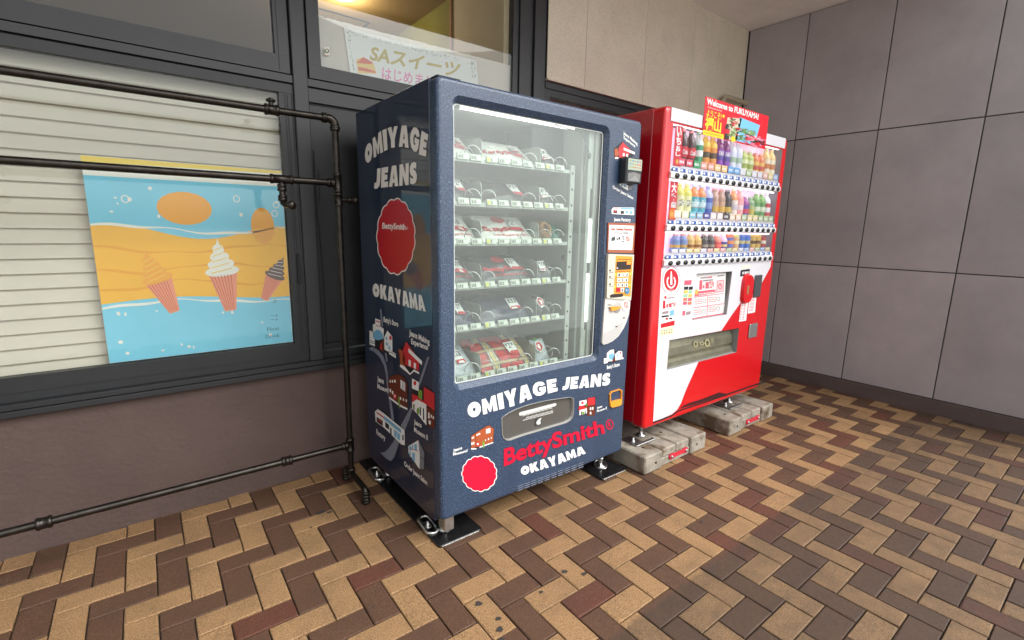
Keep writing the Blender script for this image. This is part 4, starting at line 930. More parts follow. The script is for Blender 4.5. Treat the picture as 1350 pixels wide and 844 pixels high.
q = MB(); text_on(q, 'BettySmith', [(178,798),(342,806)], [(180,757),(340,765)], sd, .0024, 0, .03, False, zA)
decal(q, ell(352, 796, 6, 9, 14), sd, .0024, 0, zA, holes=[ell(352, 796, 4, 6.5, 14)]); q.build('lettering', lgr, PT, recalc=False)
slab_(SIDE, lgr, "Betty's Store", 188, 655, 290, 690, 36, sd, .0016, zB_); slab_(SIDE, lgr, 'Jeans Making', 366, 748, 508, 815, 40, sd, .0016, zB_); slab_(SIDE, lgr, 'Experience', 380, 808, 496, 852, 38, sd, .0016, zB_)
slab_(SIDE, lgr, 'Jeans', 145, 540, 190, 560, 36, sd, .0016, zC_); slab_(SIDE, lgr, 'MuseumⅠ', 145, 590, 222, 622, 34, sd, .0016, zC_)
slab_(SIDE, lgr, 'Factory', 138, 380, 200, 428, 36, sd, .0016, zD_); slab_(SIDE, lgr, 'Jeans', 400, 310, 452, 338, 34, sd, .0016, zD_); slab_(SIDE, lgr, 'Museum Ⅱ', 400, 362, 495, 425, 34, sd, .0016, zD_); slab_(SIDE, lgr, 'Order Jeans Salon', 332, 600, 492, 738, 34, sd, .0016, zD_)
road = flat('road_grey', (128,134,148), .35)
q = MB(); f0 = .0012
decal(q, [(162,42),(174,42),(186,165),(174,160)], sd, f0, 0, zC_)
decal(q, [(88,310),(110,302),(150,325),(185,365),(208,430),(222,520),(224,610),(238,660),(258,780),(262,830),(250,840),(242,800),(228,690),(212,600),(206,500),(190,430),(160,375),(120,335),(92,325)], sd, f0, 0, zC_)
decal(q, [(196,345),(210,345),(216,400),(206,410)], sd, f0, 0, zC_)
decal(q, [(494,370),(506,375),(466,500),(440,575),(428,570),(450,500)], sd, f0, 0, zC_)
decal(q, [(378,195),(390,205),(370,270),(330,370),(300,430),(288,465),(262,545),(238,570),(205,552),(165,510),(195,508),(225,480),(262,425),(310,320),(345,255)], sd, f0, 0, zD_)
q.build('printed_road', road, SIDE, recalc=False)
s_w = 1
pic([(0,3,[(86,184),(112,180),(112,142),(128,140),(128,100),(168,115),(168,160),(190,172),(190,232),(214,186),(250,228),(252,316),(276,366),(276,386),(190,340),(86,292)]),
     (1,1,[(130,104),(166,118),(166,160),(190,178),(188,250),(114,225),(114,146),(130,144)]), (2,2,[(134,118),(164,128),(164,136),(134,126)]), (2,4,[(118,230),(120,200),(140,182),(165,190),(182,215),(186,246),(150,258),(120,246)]), (2,2,[(134,150),(164,160),(164,165),(134,155)]), (1,1,[(90,188),(126,205),(128,300),(90,284)]), (2,3,rq(90,254,38,4,14)), (2,3,rq(90,266,38,4,14)), (1,7,[(162,290),(190,236),(190,336),(162,320)]), (2,2,[(164,292),(176,270),(176,326),(164,320)]), (1,1,[(192,238),(214,190),(248,230),(250,316),(250,350),(194,322)]), (2,2,ell(236,240,9,16,14)), (2,4,rq(202,232,12,18,6)), (2,4,rq(204,270,14,20,6)), (2,4,rq(222,296,12,22,6)), (1,1,[(226,322),(274,352),(274,382),(226,352)]), (2,3,rq(226,334,48,4,26)), (2,3,rq(138,272,12,16,4))], sd, zC_, SIDE)
pic([(0,3,[(290,320),(302,312),(345,258),(440,395),(460,412),(456,438),(438,430),(434,500),(400,470),(372,496),(300,440)]), (1,2,[(318,335),(346,266),(436,396),(434,470),(322,420)]), (1,0,[(292,322),(304,318),(340,362),(336,450),(304,420),(300,360)]), (2,1,[(362,312),(456,402),(454,430),(360,340)]), (2,1,[(362,390),(378,400),(376,442),(362,432)]), (2,1,[(398,410),(414,420),(412,458),(398,448)]), (2,1,[(304,424),(336,440),(372,488),(400,460),(436,480),(436,494),(400,474),(372,498),(302,440)])], sd, zC_, SIDE)
pic([(0,3,[(218,520),(240,500),(285,486),(330,508),(358,560),(358,740),(300,715),(222,655)]), (1,7,[(222,524),(242,506),(285,494),(328,514),(353,562),(353,728),(300,702),(226,645)]), (2,1,[(306,530),(338,552),(338,614),(306,590)]), (3,6,rq(316,540,4,60)), (3,6,rq(328,548,4,60)), (2,1,rq(230,532,8,18,3)), (2,1,rq(246,532,8,18,3)), (2,1,rq(262,530,10,20,3)), (2,1,rq(230,592,10,24,5)), (2,1,rq(246,606,10,24,5)), (2,2,rq(256,624,22,36,8)), (3,1,rq(261,634,10,16,4)), (2,1,rq(302,650,8,18,4)), (2,1,rq(322,658,8,18,4)), (2,1,rq(342,666,8,18,4)), (2,5,[(288,680),(294,640),(300,660),(304,720),(298,735)]), (2,1,[(226,648),(300,702),(354,730),(354,742),(298,716),(226,660)])], sd, zC_, SIDE)
pic([(0,3,[(384,-12),(436,20),(440,60),(470,42),(546,95),(546,350),(505,330),(486,330),(384,200)]), (1,1,[(386,-6),(434,22),(432,84),(386,64)]), (2,2,ell(406,28,10,16,14)), (1,2,[(468,54),(542,98),(542,220),(468,164)]), (1,5,[(430,70),(456,82),(456,150),(430,136)]), (1,7,[(484,190),(543,225),(543,346),(500,325)]), (1,1,[(386,150),(420,128),(478,160),(486,180),(486,322),(430,250),(388,205)]), (2,2,[(386,100),(430,120),(430,130),(478,160),(478,172),(420,140),(386,162)]), (2,3,rq(396,170,8,40,6)), (2,3,rq(440,190,8,60,6)), (2,5,ell(428,222,10,24,12)), (2,5,ell(398,190,6,18,12)), (2,3,rq(462,200,8,80,6)), (2,1,rq(498,230,10,40,6)), (2,1,rq(516,245,8,20,5)), (2,1,rq(530,255,8,20,5)), (2,1,rq(502,285,14,26,6))], sd, zD_, SIDE)
pic([(0,3,[(124,222),(146,202),(190,230),(338,352),(342,466),(310,460),(190,346),(130,300)]), (1,1,[(128,226),(148,208),(190,238),(334,356),(336,460),(312,454),(192,338),(133,294)]), (2,2,[(140,226),(190,262),(190,272),(140,236)]), (2,4,[(192,256),(310,350),(310,376),(192,280)]), (2,3,[(140,262),(182,290),(182,326),(140,296)]), (3,2,[(150,276),(176,294),(176,304),(150,286)]), (2,3,[(200,296),(226,318),(226,352),(200,332)]), (2,4,[(262,350),(302,382),(302,428),(262,396)]), (3,1,rq(280,366,4,50,3)), (2,3,rq(318,386,10,36,5)), (2,3,[(234,336),(244,344),(244,390),(234,380)])], sd, zD_, SIDE)
pic([(0,3,[(356,462),(432,416),(476,512),(474,632),(438,632),(360,516)]), (1,1,[(360,466),(430,424),(440,528),(438,626),(362,514)]), (1,6,[(432,424),(472,514),(470,628),(440,626),(440,530)]), (2,3,[(440,534),(472,556),(472,560),(440,538)]), (2,4,rq(366,462,14,30,8)), (2,4,rq(384,456,10,28,4)), (2,4,rq(402,450,18,44,4)), (2,4,rq(368,500,10,36,8)), (2,4,rq(388,508,18,56,8)), (2,2,[(368,478),(430,498),(430,503),(368,483)])], sd, zD_, SIDE)

# ---- feet and anchor plates
def base_plate(x0, x1, y0, y1, lab_):
    T_ = thing('base_plate', ((x0+x1)/2, (y0+y1)/2, 0), lab_, 'base plate')
    q = MB(); L = [(x, y) for x, y in rrect(x0, x1, y0, y1, .014, 4)]
    a = [Vector((x, y, .0015)) for x, y in L]; b = [Vector((x, y, .0075)) for x, y in L]; c = [Vector((x, y, .009)) for x, y in rrect(x0+.002, x1-.002, y0+.002, y1-.002, .012, 4)]
    q.strip(a, b); q.strip(b, c, 0, True); q.poly([c]); q.build('plate', black_gloss, T_)
    q = MB(); rg = random.Random(int(x0*99)); x = x0+.016
    while x < x1-.02:
        w_ = rg.uniform(.004,.02); q.add([(x, y0-.0004, .002), (x+w_, y0-.0004, .002), (x+w_, y0-.0004, .007), (x, y0-.0004, .0068)], [(0,1,2,3)]); x += w_+rg.uniform(.0005,.004)
    q.build('worn_edge', flat('worn_edge', (196,196,192), .6, var=.3, vscale=90), T_)
    return T_
BPL = base_plate(-.012, .205, .0, .925, 'long black base plate under the side with the town map pictures')
base_plate(.956, 1.167, -.018, .925, 'black base plate beside the weathered concrete block')
def link(P_, cx, cy, z, ang):                              # oval steel anchor link with bolt
    L = []
    for k in range(28):
        a = 2*math.pi*k/28; x = .026*math.cos(a); y = .026*math.sin(a)+(.035 if math.sin(a) > 0 else -.035)
        L.append(Vector((cx+x*math.cos(ang)-y*math.sin(ang), cy+x*math.sin(ang)+y*math.cos(ang), z+.10*y)))
    T_ = MB().tube(L+[L[0], L[1]], .0085, 10, caps=False).build('anchor_link', steel, P_)
    MB().lathe((cx, cy, 0), [(.018,.0091),(.018,.012),(.010,.0125),(.010,.022),(.006,.024),(.006,.034),(.0,.035)], 16).build('bolt', steel, T_)
link(BPL, .018, .155, .018, -.05)
link(BPL, .012, .715, .018, -.05)
def foot(x, y): 
    q = MB(); q.lathe((x, y, 0), [(.030,.0092),(.030,.016),(.012,.020),(.012,.05),(.016,.052),(.016,.062),(.011,.063),(.011,ZD+.01)], 16); return q.build('levelling_foot', steel, VM)
for x, y in ((.07,.10),(1.06,.09),(.07,.70),(1.06,.70)): foot(x, y)
MB().cbox(.026, .072, .018, .075, .048, ZD+.004, .004).build('corner_bracket', zinc, VM)
MB().tube([(1.06+.034*math.cos(a*math.pi/9), .09+.034*math.sin(a*math.pi/9), .016+.012*math.sin(a*math.pi/9+.6)) for a in range(19)], .005, 8).build('foot_ring', steel, VM)
# ================================================================== RED DRINKS MACHINE
RX0, RX1, RZ0, RZ1, RD = 1.276, 2.62, .205, 1.927, .70
RM = thing('drinks_machine', ((RX0+RX1)/2, .34, .1), 'red and white drinks vending machine with rows of bottles behind its window', 'vending machine')
red = mat('red_paint', srgb(206,8,22), .32, coat=.6, coat_rough=.08, var=.03, vscale=2)
red_s = mat('red_paint_shaded', srgb(186,8,24), .28, coat=.8, coat_rough=.05, var=.04, vscale=2)  # door red darkened, the shade of the side put into the colour
white_p = mat('white_panel', srgb(216,216,221), .35, coat=.4, coat_rough=.1)
MB().cbox(RX0, RX1, .052, RD, RZ0+.02, RZ1-.004, .004).build('cabinet', red_s, RM)
# door: frame with display opening, info window and delivery opening
DX0, DX1, DZ0, DZ1 = 1.345, 2.555, 1.102, 1.850
z5 = zm(850, 340, 5.627); z6 = zm(760, 480, 4.6875)
flap_px = [(183,612),(700,520),(682,700),(163,832)]; info_px = [(384,118),(648,100),(606,420),(350,462)]
flap = [rd(*z5(*p)) for p in flap_px]; info = [rd(*z5(*p)) for p in info_px]
d = MB(); g_ = .018
def outr2(k): a = math.radians(k); q = g_*(1-math.sin(a)); return [Vector((x, YR+g_*(1-math.cos(a)), z)) for x, z in rrect(RX0+q, RX1-q, RZ0+q, RZ1-q, .03-q*.5)]
rg2 = [outr2(k) for k in (0, 25, 50, 70, 90)]
dis = [Vector((x, YR, z)) for x, z in rrect(DX0, DX1, DZ0, DZ1, .006, 3)]
d.poly([rg2[0], dis, flap, info])
for a, b_ in zip(rg2, rg2[1:]): d.strip(a, b_, 0, True)
d.strip(rg2[-1], [Vector((p.x, .050, p.z)) for p in rg2[-1]])
for l, dp in ((dis, .066), (flap, .068), (info, .058)): d.strip(l, [p+Vector((0, dp, 0)) for p in l], 1)
RDO = d.build('door', [red, mat('door_return', srgb(150,150,150), .5)], RM, recalc=False)
MB().box(RX0+.006, RX1-.006, .0501, .0519, RZ0+.025, RZ1-.008).build('door_gasket', dark_in, RM)
# white lower panel with the red sweep (printed film on the door)
rp = lambda o_: (lambda px, py, off=0: unp(px, py, 1, YR-o_-off))
W0 = [(872,354),(990,340),(1034,334),(1020,352),(1005,372),(978,397),(965,415),(951,436.2),(882.5,448.7),(878.9,487.9),(921,477.0),(912,497),(904,515),(898,531),(893,540),(886,546),(875,551),(861,556)]
q = MB()
wp = [rd(*p, .0012) for p in W0]
for p in wp: p.x = min(p.x, 2.572)
q.poly([wp, [p+Vector((0,-.0012,0)) for p in info]])
q.build('white_panel', white_p, RDO)
hd = MB(); hd.cbox(1.318, 2.575, YR-.004, YR-.0005, 1.857, 1.921, .001); hd.build('header_panel', white_p, RDO)
jn = MB()
for pts in ([(861,556.5),(886,547),(893,541.5),(930,529),(991,508),(1010,502),(1010,504),(991,510),(930,531),(894,543),(886,549),(861,558.5)],): decal(jn, pts, rd, .0016, 0)
jn.build('panel_seam', groove, RDO)
q = MB(); decal(q, [(635,278),(660,258),(700,240),(760,222),(830,196),(880,176),(950,186),(900,198),(840,214),(760,240),(700,258)], rd, .0014, 0, z6); q.build('kick_vent', mat('vent_shade_red', srgb(58,6,12), .5), RDO)  # flat dark shape, the shade of a recess painted on the door
q = MB()
for k in range(7): decal(q, rq(725+k*22, 240-k*8, 6, 5), rd, .0020, 0, z6)
q.build('vent_slots', groove, RDO)
# pink display board, no lamp itself; a glow is added to brighten it
pink = bpy.data.materials.new('display_pink_glow'); pink.use_nodes = True; t = pink.node_tree; b = t.nodes['Principled BSDF']
n = t.nodes.new('ShaderNodeTexVoronoi'); n.inputs['Scale'].default_value = 9; tc = t.nodes.new('ShaderNodeTexCoord'); cr = t.nodes.new('ShaderNodeValToRGB')
cr.color_ramp.elements[0].color = (*srgb(238,196,226), 1); cr.color_ramp.elements[1].color = (*srgb(250,238,248), 1); e = cr.color_ramp.elements.new(.5); e.color = (*srgb(244,214,236), 1)
t.links.new(tc.outputs['Object'], n.inputs['Vector']); t.links.new(n.outputs['Color'], cr.inputs[0]); t.links.new(cr.outputs[0], b.inputs['Base Color']); b.inputs['Roughness'].default_value = .6
b.inputs['Emission Strength'].default_value = .32; t.links.new(cr.outputs[0], b.inputs['Emission Color'])
MB().box(DX0-.02, DX1+.02, .0465, .0498, DZ0-.02, DZ1+.02).build('display_board', pink, RM)
MB().box(DX0-.01, DX1+.01, -.008, .046, DZ0-.018, DZ0-.002).build('display_floor', white_p, RM)
MB().box(DX0+.001, DX1-.001, YR+.0005, YR+.0020, DZ0+.002, DZ1-.001).build('display_glass', glass('display_glass', (.97,.97,.98), 1.45), RDO)
strip_w = mat('strip_white', srgb(226,228,230), .3, .2); btn = mat('button_black', (.012,.013,.014), .2); plate_b = flat('price_blue', (52,86,160), .4); plate_w = flat('price_white', (226,230,238), .4)
bm_ = MB(); bm_.lathe((0,0,0), [(.0,-.007),(.010,-.0065),(.0165,-.003),(.0175,.0)], 18, 0, ax=1)
me_b = bm_.mesh('button', btn); me_b.transform(Matrix.Diagonal((1.15,1,.80,1)))
pm = MB(); pm.cbox(-.0215, .0215, -.0015, .0015, -.0085, .0085, .0007, 0); pm.add([(-.018,-.0019,-.005),(-.002,-.0019,-.005),(-.002,-.0019,.005),(-.018,-.0019,.005)], [(0,1,2,3)], 1)
me_p = pm.mesh('price_plate', [plate_b, plate_w]); pm2 = MB(); pm2.cbox(-.0115, .0115, -.0015, .0015, -.0085, .0085, .0007, 0); me_p2 = pm2.mesh('price_plate', [plate_w])
disp_led = mat('display_led', (1,.98,.95), .5, emit=2.6)
ROWS = [(1.597, 1.655, 1.848), (1.328, 1.386, 1.572), (1.142, 1.196, 1.302)]
NB = 17; PITCH_B = .0706; BX = 1.3935
for zb_, z0, z1 in ROWS:
    q = MB(); L = [(YR-.004, zb_-.019), (YR-.012, zb_-.014), (YR-.014, zb_+.010), (YR-.006, zb_+.018), (YR+.0015, zb_+.018), (YR+.0015, zb_-.019)]
    A = [Vector((DX0-.006, y, z)) for y, z in L]; Bq = [Vector((DX1+.006, y, z)) for y, z in L]; q.strip(A, Bq); q.poly([A]); q.poly([Bq])
    STR = q.build('button_strip', strip_w, RDO)
    MB().box(DX0-.001, DX1+.001, YR+.0065, .046, zb_+.019, z0-.004).box(DX0-.001, DX1+.001, YR+.0062, .02, zb_-.017, zb_+.0185).build('display_shelf', white_p, RM)
    MB().box(DX0+.02, DX1-.02, -.006, .004, z1-.0005, z1+.003).build('display_lamp', disp_led, RM)
    for k in range(NB):
        x = BX+k*PITCH_B
        if x > DX1-.03: break
        for nm, me, xx, yy, zz in (('button', me_b, x, YR-.0135, zb_-.002), ('price_plate', me_p, x-.006, YR-.001, zb_+.030), ('price_plate', me_p2, x+.030, YR-.001, zb_+.030)):
            o = bpy.data.objects.new(nm, me); COL.objects.link(o); o.location = (xx, yy, zz); attach(o, STR)
# drinks on display
PROF = {
 'tall': [(.0,0),(.029,0),(.031,.005),(.031,.060),(.030,.066),(.031,.072),(.031,.128),(.029,.140),(.021,.157),(.0135,.166),(.0120,.172),(.0120,.178)],
 'curvy': [(.0,0),(.027,0),(.029,.006),(.027,.035),(.030,.070),(.031,.110),(.028,.130),(.020,.150),(.013,.164),(.0120,.170),(.0120,.178)],
 'alu': [(.0,0),(.028,0),(.030,.004),(.030,.122),(.028,.134),(.019,.152),(.0165,.160),(.0165,.170)],
 'small': [(.0,0),(.026,0),(.028,.003),(.028,.062),(.026,.070),(.018,.082),(.016,.088)],
 'can': [(.0,0),(.023,0),(.027,.004),(.027,.092),(.024,.097),(.023,.099),(.0,.099)],
 'stubby': [(.0,0),(.029,0),(.031,.004),(.031,.105),(.029,.116),(.021,.127),(.015,.133),(.015,.138)]}
capz = {'tall': (.0125,.176,.190), 'curvy': (.0125,.176,.190), 'alu': (.0155,.168,.182), 'small': (.0145,.087,.099), 'stubby': (.0145,.136,.150)}
labz = {'tall': (.030,.120), 'curvy': (.045,.098), 'alu': (.010,.104), 'small': (.008,.054), 'can': (.020,.080), 'stubby': (.015,.094)}
def cm(rgb, k=.12): return flat('c_%d_%d_%d' % rgb+'_%d' % (k*100), tuple(int(c+(255-c)*k) for c in rgb), .3, coat=.3)
def rad(kind, h):
    P = PROF[kind]
    for (r0, h0), (r1, h1) in zip(P, P[1:]):
        if h0 <= h <= h1 and h1 > h0: return r0+(r1-r0)*(h-h0)/(h1-h0)
    return P[-1][0]
def bottle(slot, row, kind, body, label, cap, band, what, wd=1.0, z_extra=0):
    x = BX+slot*PITCH_B+.100; z0 = ROWS[row][1]+z_extra; s = (ROWS[row][2]-ROWS[row][1]-.004)/(.190 if row < 2 else .101)
    if kind == 'stubby': s = .98
    s = min(s, 1.02)
    nm = 'drink_can' if kind == 'can' else 'drink_bottle'
    T_ = thing(nm, (x, .0165, z0), what, 'can' if kind == 'can' else 'bottle', ROWNAME[row])
    sc = lambda P: [(r*wd*.98, h*s) for r, h in P]
    c = (x, .0165, z0)
    MB().lathe(c, sc(PROF[kind]), 16).build('body', cm(body), T_, recalc=True)
    a, b_ = labz[kind]; hs = [a+(b_-a)*k/5 for k in range(6)]
    q = MB(); q.lathe(c, sc([(rad(kind, h)+.0006, h) for h in hs]), 16)
    q.build('label', cm(label), T_)
    q = MB(); hs = [a+(b_-a)*(.36+.34*k/3) for k in range(4)]; q.lathe(c, sc([(rad(kind, h)+.0011, h) for h in hs]), 16); q.build('label_band', cm(band), T_)
    if kind in capz: r, h0, h1 = capz[kind]; MB().lathe(c, sc([(r,h0),(r,h1-.002),(r-.0015,h1),(0,h1)]), 14).build('cap', cm(cap, .5), T_)
    wd_ = WORDS.get(what.split(' in ')[0])
    if wd_:
        vs, fs, w_, y0, y1 = text_tris(wd_[0], .03, 2); rl = rad(kind, (a+b_)/2)*wd*.98+.0018; h0 = z0+(a+(b_-a)*wd_[2])*s; hh = wd_[3]; q = MB()
        q.add([(x+rl*math.sin((tx/w_-.5)*1.7), .0165-rl*math.cos((tx/w_-.5)*1.7), h0+hh*(ty-y0)/(y1-y0)) for tx, ty in vs], fs); q.build('label_lettering', cm(wd_[1], 0), T_, recalc=False)
WORDS = {'dark cola bottle with red label': ('Coca-Cola', (246,240,240), .25, .026), 'purple grape bottle with violet label': ('FANTA', (250,250,255), .62, .026), 'beige coffee bottle with red cap': ('CAFÉ', (70,50,46), .12, .022), 'black coffee bottle with gold band': ('BLACK', (236,232,226), .12, .020), 'orange barley tea bottle with turquoise label': ('麦', (240,250,250), .40, .040), 'yellow green tea bottle': ('茶', (60,80,50), .34, .036)}
ROWNAME = ('drinks on the upper display row', 'drinks on the middle display row', 'drinks on the lower display row')
R1 = [('curvy',(52,22,20),(206,36,48),(214,40,50),(226,60,70),'dark cola bottle with red label in the upper row')]*2
R1 += [('tall',(226,240,236),(40,140,90),(60,150,100),(236,240,236),'clear bottle with green label in the upper row')]
R1 += [('tall',(240,196,60),(226,140,44),(240,200,190),(70,56,30),'yellow bottle with orange and black label in the upper row')]*2
R1 += [('tall',(120,44,110),(128,52,170),(120,50,160),(70,50,150),'purple grape bottle with violet label in the upper row')]*2
R1 += [('tall',(226,232,244),(220,226,242),(210,216,240),(160,190,160),'clear water bottle with pale label in the upper row')]*2
R1 += [('stubby',(178,198,96),(226,232,180),(196,206,120),(150,170,70),'short green tea bottle in the upper row')]*2
R1 += [('stubby',(220,120,70),(236,190,90),(230,110,80),(200,70,50),'short orange bottle in the upper row')]*2+[('tall',(236,206,130),(240,230,200),(220,170,80),(200,120,60),'pale yellow bottle in the upper row')]*2+[('alu',(60,60,66),(90,90,96),(50,50,54),(200,170,80),'black coffee bottle in the upper row')]*2
R2 = [('tall',(206,206,90),(232,230,170),(220,190,60),(236,238,214),'yellow green tea bottle in the middle row')]*2
R2 += [('tall',(226,130,70),(70,170,190),(110,180,210),(200,230,234),'orange barley tea bottle with turquoise label in the middle row')]*2
R2 += [('tall',(180,190,230),(52,84,170),(50,80,170),(120,150,210),'pale bottle with blue label in the middle row')]
R2 += [('alu',(178,140,120),(200,160,130),(206,60,50),(214,170,60),'beige coffee bottle with red cap in the middle row')]*2
R2 += [('alu',(52,50,50),(62,60,58),(60,40,40),(206,170,60),'black coffee bottle with gold band in the middle row')]
R2 += [('tall',(226,150,90),(238,226,216),(230,160,90),(206,196,206),'orange milk tea bottle with white label in the middle row'), ('tall',(236,150,150),(240,170,170),(226,120,100),(246,220,220),'pink peach bottle in the middle row')]
R2 += [('stubby',(150,60,140),(90,70,170),(150,70,150),(210,60,80),'short purple bottle in the middle row'), ('stubby',(120,160,110),(170,190,120),(90,140,90),(200,180,70),'short green bottle in the middle row')]
R2 += [('tall',(120,170,90),(90,150,80),(230,230,230),(220,230,200),'leaf green tea bottle in the middle row')]*2+[('tall',(230,230,240),(200,60,60),(220,220,230),(240,240,240),'clear bottle with red label in the middle row')]*2+[('alu',(190,150,90),(210,180,120),(120,80,40),(240,220,180),'tan coffee bottle in the middle row')]
R3 = [('small',(96,120,176),(110,140,190),(150,50,50),(206,160,70),'small blue coffee bottle with red cap in the lower row')]*2
R3 += [('small',(212,170,90),(226,186,110),(206,150,80),(150,90,40),'small gold coffee bottle in the lower row')]*2+[('small',(56,54,52),(70,66,62),(80,40,36),(150,140,120),'small black coffee bottle in the lower row')]*2
R3 += [('small',(236,130,110),(226,70,80),(240,200,190),(240,110,90),'small red and pink bottle in the lower row'), ('small',(220,200,230),(64,70,160),(230,220,236),(226,206,120),'small lilac bottle with dark blue label in the lower row'), ('can',(226,110,70),(90,110,190),(0,0,0),(240,140,60),'orange and blue can in the lower row'), ('can',(206,200,110),(226,170,120),(0,0,0),(236,226,170),'green and peach can in the lower row')]
R3 += [('can',(50,90,180),(60,110,200),(0,0,0),(200,190,130),'blue can with pale band in the lower row')]*2+[('can',(206,160,60),(216,176,80),(0,0,0),(90,60,30),'gold can with brown band in the lower row')]*2+[('can',(120,40,40),(170,60,50),(0,0,0),(230,220,200),'dark red can in the lower row'), ('can',(220,224,226),(120,160,110),(0,0,0),(236,230,210),'silver can with green label in the lower row'), ('can',(60,50,48),(200,196,190),(0,0,0),(160,60,50),'black and white can in the lower row')]
cardc = {0: [(222,70,90),(222,70,90),(50,160,90),(240,160,140),(240,160,140),(250,206,130),(250,206,130),(90,170,230),(90,170,230)], 1: [(236,236,210),(240,236,200),(110,190,210),(130,190,220),(70,70,150),(240,226,220),(240,226,220),(70,66,66),(244,226,190),(248,220,190)]}
for row, R in enumerate((R1, R2, R3)):
    sh = lambda k: R[k][5].split(' in the')[0].split(' with')[0]
    for k, (kind, body, label, cap, band, what) in enumerate(R):
        if BX+.1+k*PITCH_B > DX1-.032: break
        if k+1 < len(R) and R[k+1][5] == what: what += ', next to '+(sh(k-1) if k else 'the row sign')
        elif k and R[k-1][5] == what: what += ', next to '+(sh(k+1) if k+1 < len(R) else 'the door frame')
        lb = what.replace(' in the ', ' in ')
        bottle(k, row, kind, body, label, cap, band, lb)
# description cards standing at the foot of each drink
    zc0 = ROWS[row][1]
    for k in range(NB):
        x = BX+.055+k*PITCH_B
        if x > DX1-.03: break
        cl = cardc.get(row, [])[k] if k < len(cardc.get(row, [])) else random.Random(k+row*20).choice([(240,220,150),(150,180,230),(240,180,170),(226,226,236),(180,206,150)])
        h = .034 if row < 2 else .018
        q = MB().cbox(x-.029, x+.031, -.0172, -.0160, zc0-.003, zc0+h, .0006, 0)
        for j_ in range(3): q.add([(x-.020+j_*.014, -.0174, zc0+.008), (x-.011+j_*.014, -.0174, zc0+.008), (x-.011+j_*.014, -.0174, zc0+.008+h*.4), (x-.020+j_*.014, -.0174, zc0+.008+h*.4)], [(0,1,2,3)], 1)
        q.build('description_card', [cm(cl), cm((246,246,246))], RM)
# red row signs
zr1 = zm(870,160,10.55); zr2 = zm(870,235,10.55)
sg = cm((206,20,34)); fS = lambda px, py, off=0: unp(px, py, 1, -.0160-off)
q = MB(); P = [fS(*zr1(*p)) for p in ((222,56),(325,72),(290,632),(183,612))]; SG = MB().prism(P, (0,.0012,0)).build('row_sign', sg, RM)
for ch, y_ in (('い',70),('ち',215),('お',335),('し',420)):
    h = {'い':145,'ち':110,'お':80,'し':62}[ch]; x_ = 232-(y_-70)*.05
    text_on(q, ch, [(x_, y_+h), (x_+70, y_+h+8)], [(x_+3, y_), (x_+73, y_+10)], fS, .0006, 0, .05, True, zr1)
q.build('lettering', b_wh, SG, recalc=False); q = MB(); decal(q, ell(240, 562, 22, 34, 12), fS, .0006, 0, zr1); q.build('printed_mark', flat('sign_gold', (226,170,80), .5), SG)
q = MB(); P = [fS(*zr2(*p)) for p in ((152,36),(252,48),(215,580),(115,575))]; SG = MB().prism(P, (0,.0012,0)).build('row_sign', sg, RM)
for ch, y_, h in (('大',58,145),('容',205,120),('量',330,75)): text_on(q, ch, [(158-(y_-58)*.03, y_+h), (232-(y_-58)*.03, y_+h+8)], [(162-(y_-58)*.03, y_), (240-(y_-58)*.03, y_+8)], fS, .0006, 0, .05, True, zr2)
q.build('lettering', b_wh, SG, recalc=False); q = MB(); decal(q, [(135,440),(170,415),(215,430),(210,560),(130,570)], fS, .0006, 0, zr2); decal(q, ell(165,500,26,40,12), fS, .0010, 1, zr2); q.build('printed_mark', [flat('sign_orange', (226,120,50), .5), flat('sign_gold', (226,170,80), .5)], SG)

# ---- lower panel: round emblem, stickers, notice window, flap, coin unit
crd = flat('emblem_red', (196,28,44), .35)
q = MB(); decal(q, ell(196,172,68,106,32), rd, .0018, 2, z5); decal(q, ell(196,172,65,102,32), rd, .0024, 1, z5); decal(q, ell(197,166,54,84,32), rd, .0030, 0, z5)
arc = [(196+34*math.cos(a), 178+50*math.sin(a)) for a in [math.radians(-50+280*k/20) for k in range(21)]]; arc2 = [(196+25*math.cos(a), 178+38*math.sin(a)) for a in [math.radians(-50+280*k/20) for k in range(20,-1,-1)]]
decal(q, arc+arc2, rd, .0036, 1, z5); decal(q, [(191,130),(194,100),(200,100),(203,130),(205,200),(190,200)], rd, .0036, 1, z5)
for k in range(6): decal(q, rq(176+k*7,238,5,5), rd, .0036, 1, z5)
q.build('round_emblem', [crd, b_wh, flat('emblem_line', (150,60,70), .5)], RDO)
q = MB(); decal(q, [(130,266),(238,254),(214,568),(108,586)], rd, .0018, 0, z5)
text_on(q, '1', [(134,378),(152,376)], [(136,318),(154,316)], rd, .0024, 1, .05, True, z5); text_on(q, '本無料!', [(156,374),(228,364)], [(156,340),(230,326)], rd, .0024, 1, .03, True, z5)
decal(q, ell(154,294,9,12,12), rd, .0024, 1, z5); decal(q, [(168,296),(220,288),(220,298),(168,305)], rd, .0024, 2, z5); decal(q, [(120,490),(222,464),(220,500),(118,522)], rd, .0024, 1, z5)
decal(q, [(188,392),(220,384),(218,424),(186,432)], rd, .0024, 4, z5); decal(q, [(130,400),(178,392),(176,412),(128,420)], rd, .0024, 2, z5); decal(q, [(126,430),(180,424),(180,436),(124,444)], rd, .0024, 3, z5); decal(q, ell(164,452,10,9,10), rd, .0024, 1, z5); decal(q, rq(182,444,22,12), rd, .0024, 3, z5)
decal(q, [(118,524),(220,502),(212,566),(110,582)], rd, .0024, 5, z5)
for k in range(5): decal(q, rq(124+k*17, 540-k*3, 9, 6), rd, .0030, 3, z5); decal(q, ell(128+k*18, 562-k*3, 6, 6, 8), rd, .0030, 1 if k % 2 else 6, z5)
q.build('sticker', [b_wh, crd, flat('st_grey', (150,130,136), .5), b_bk, b_bl, flat('st_cream', (240,232,190), .5), b_gr], RDO)
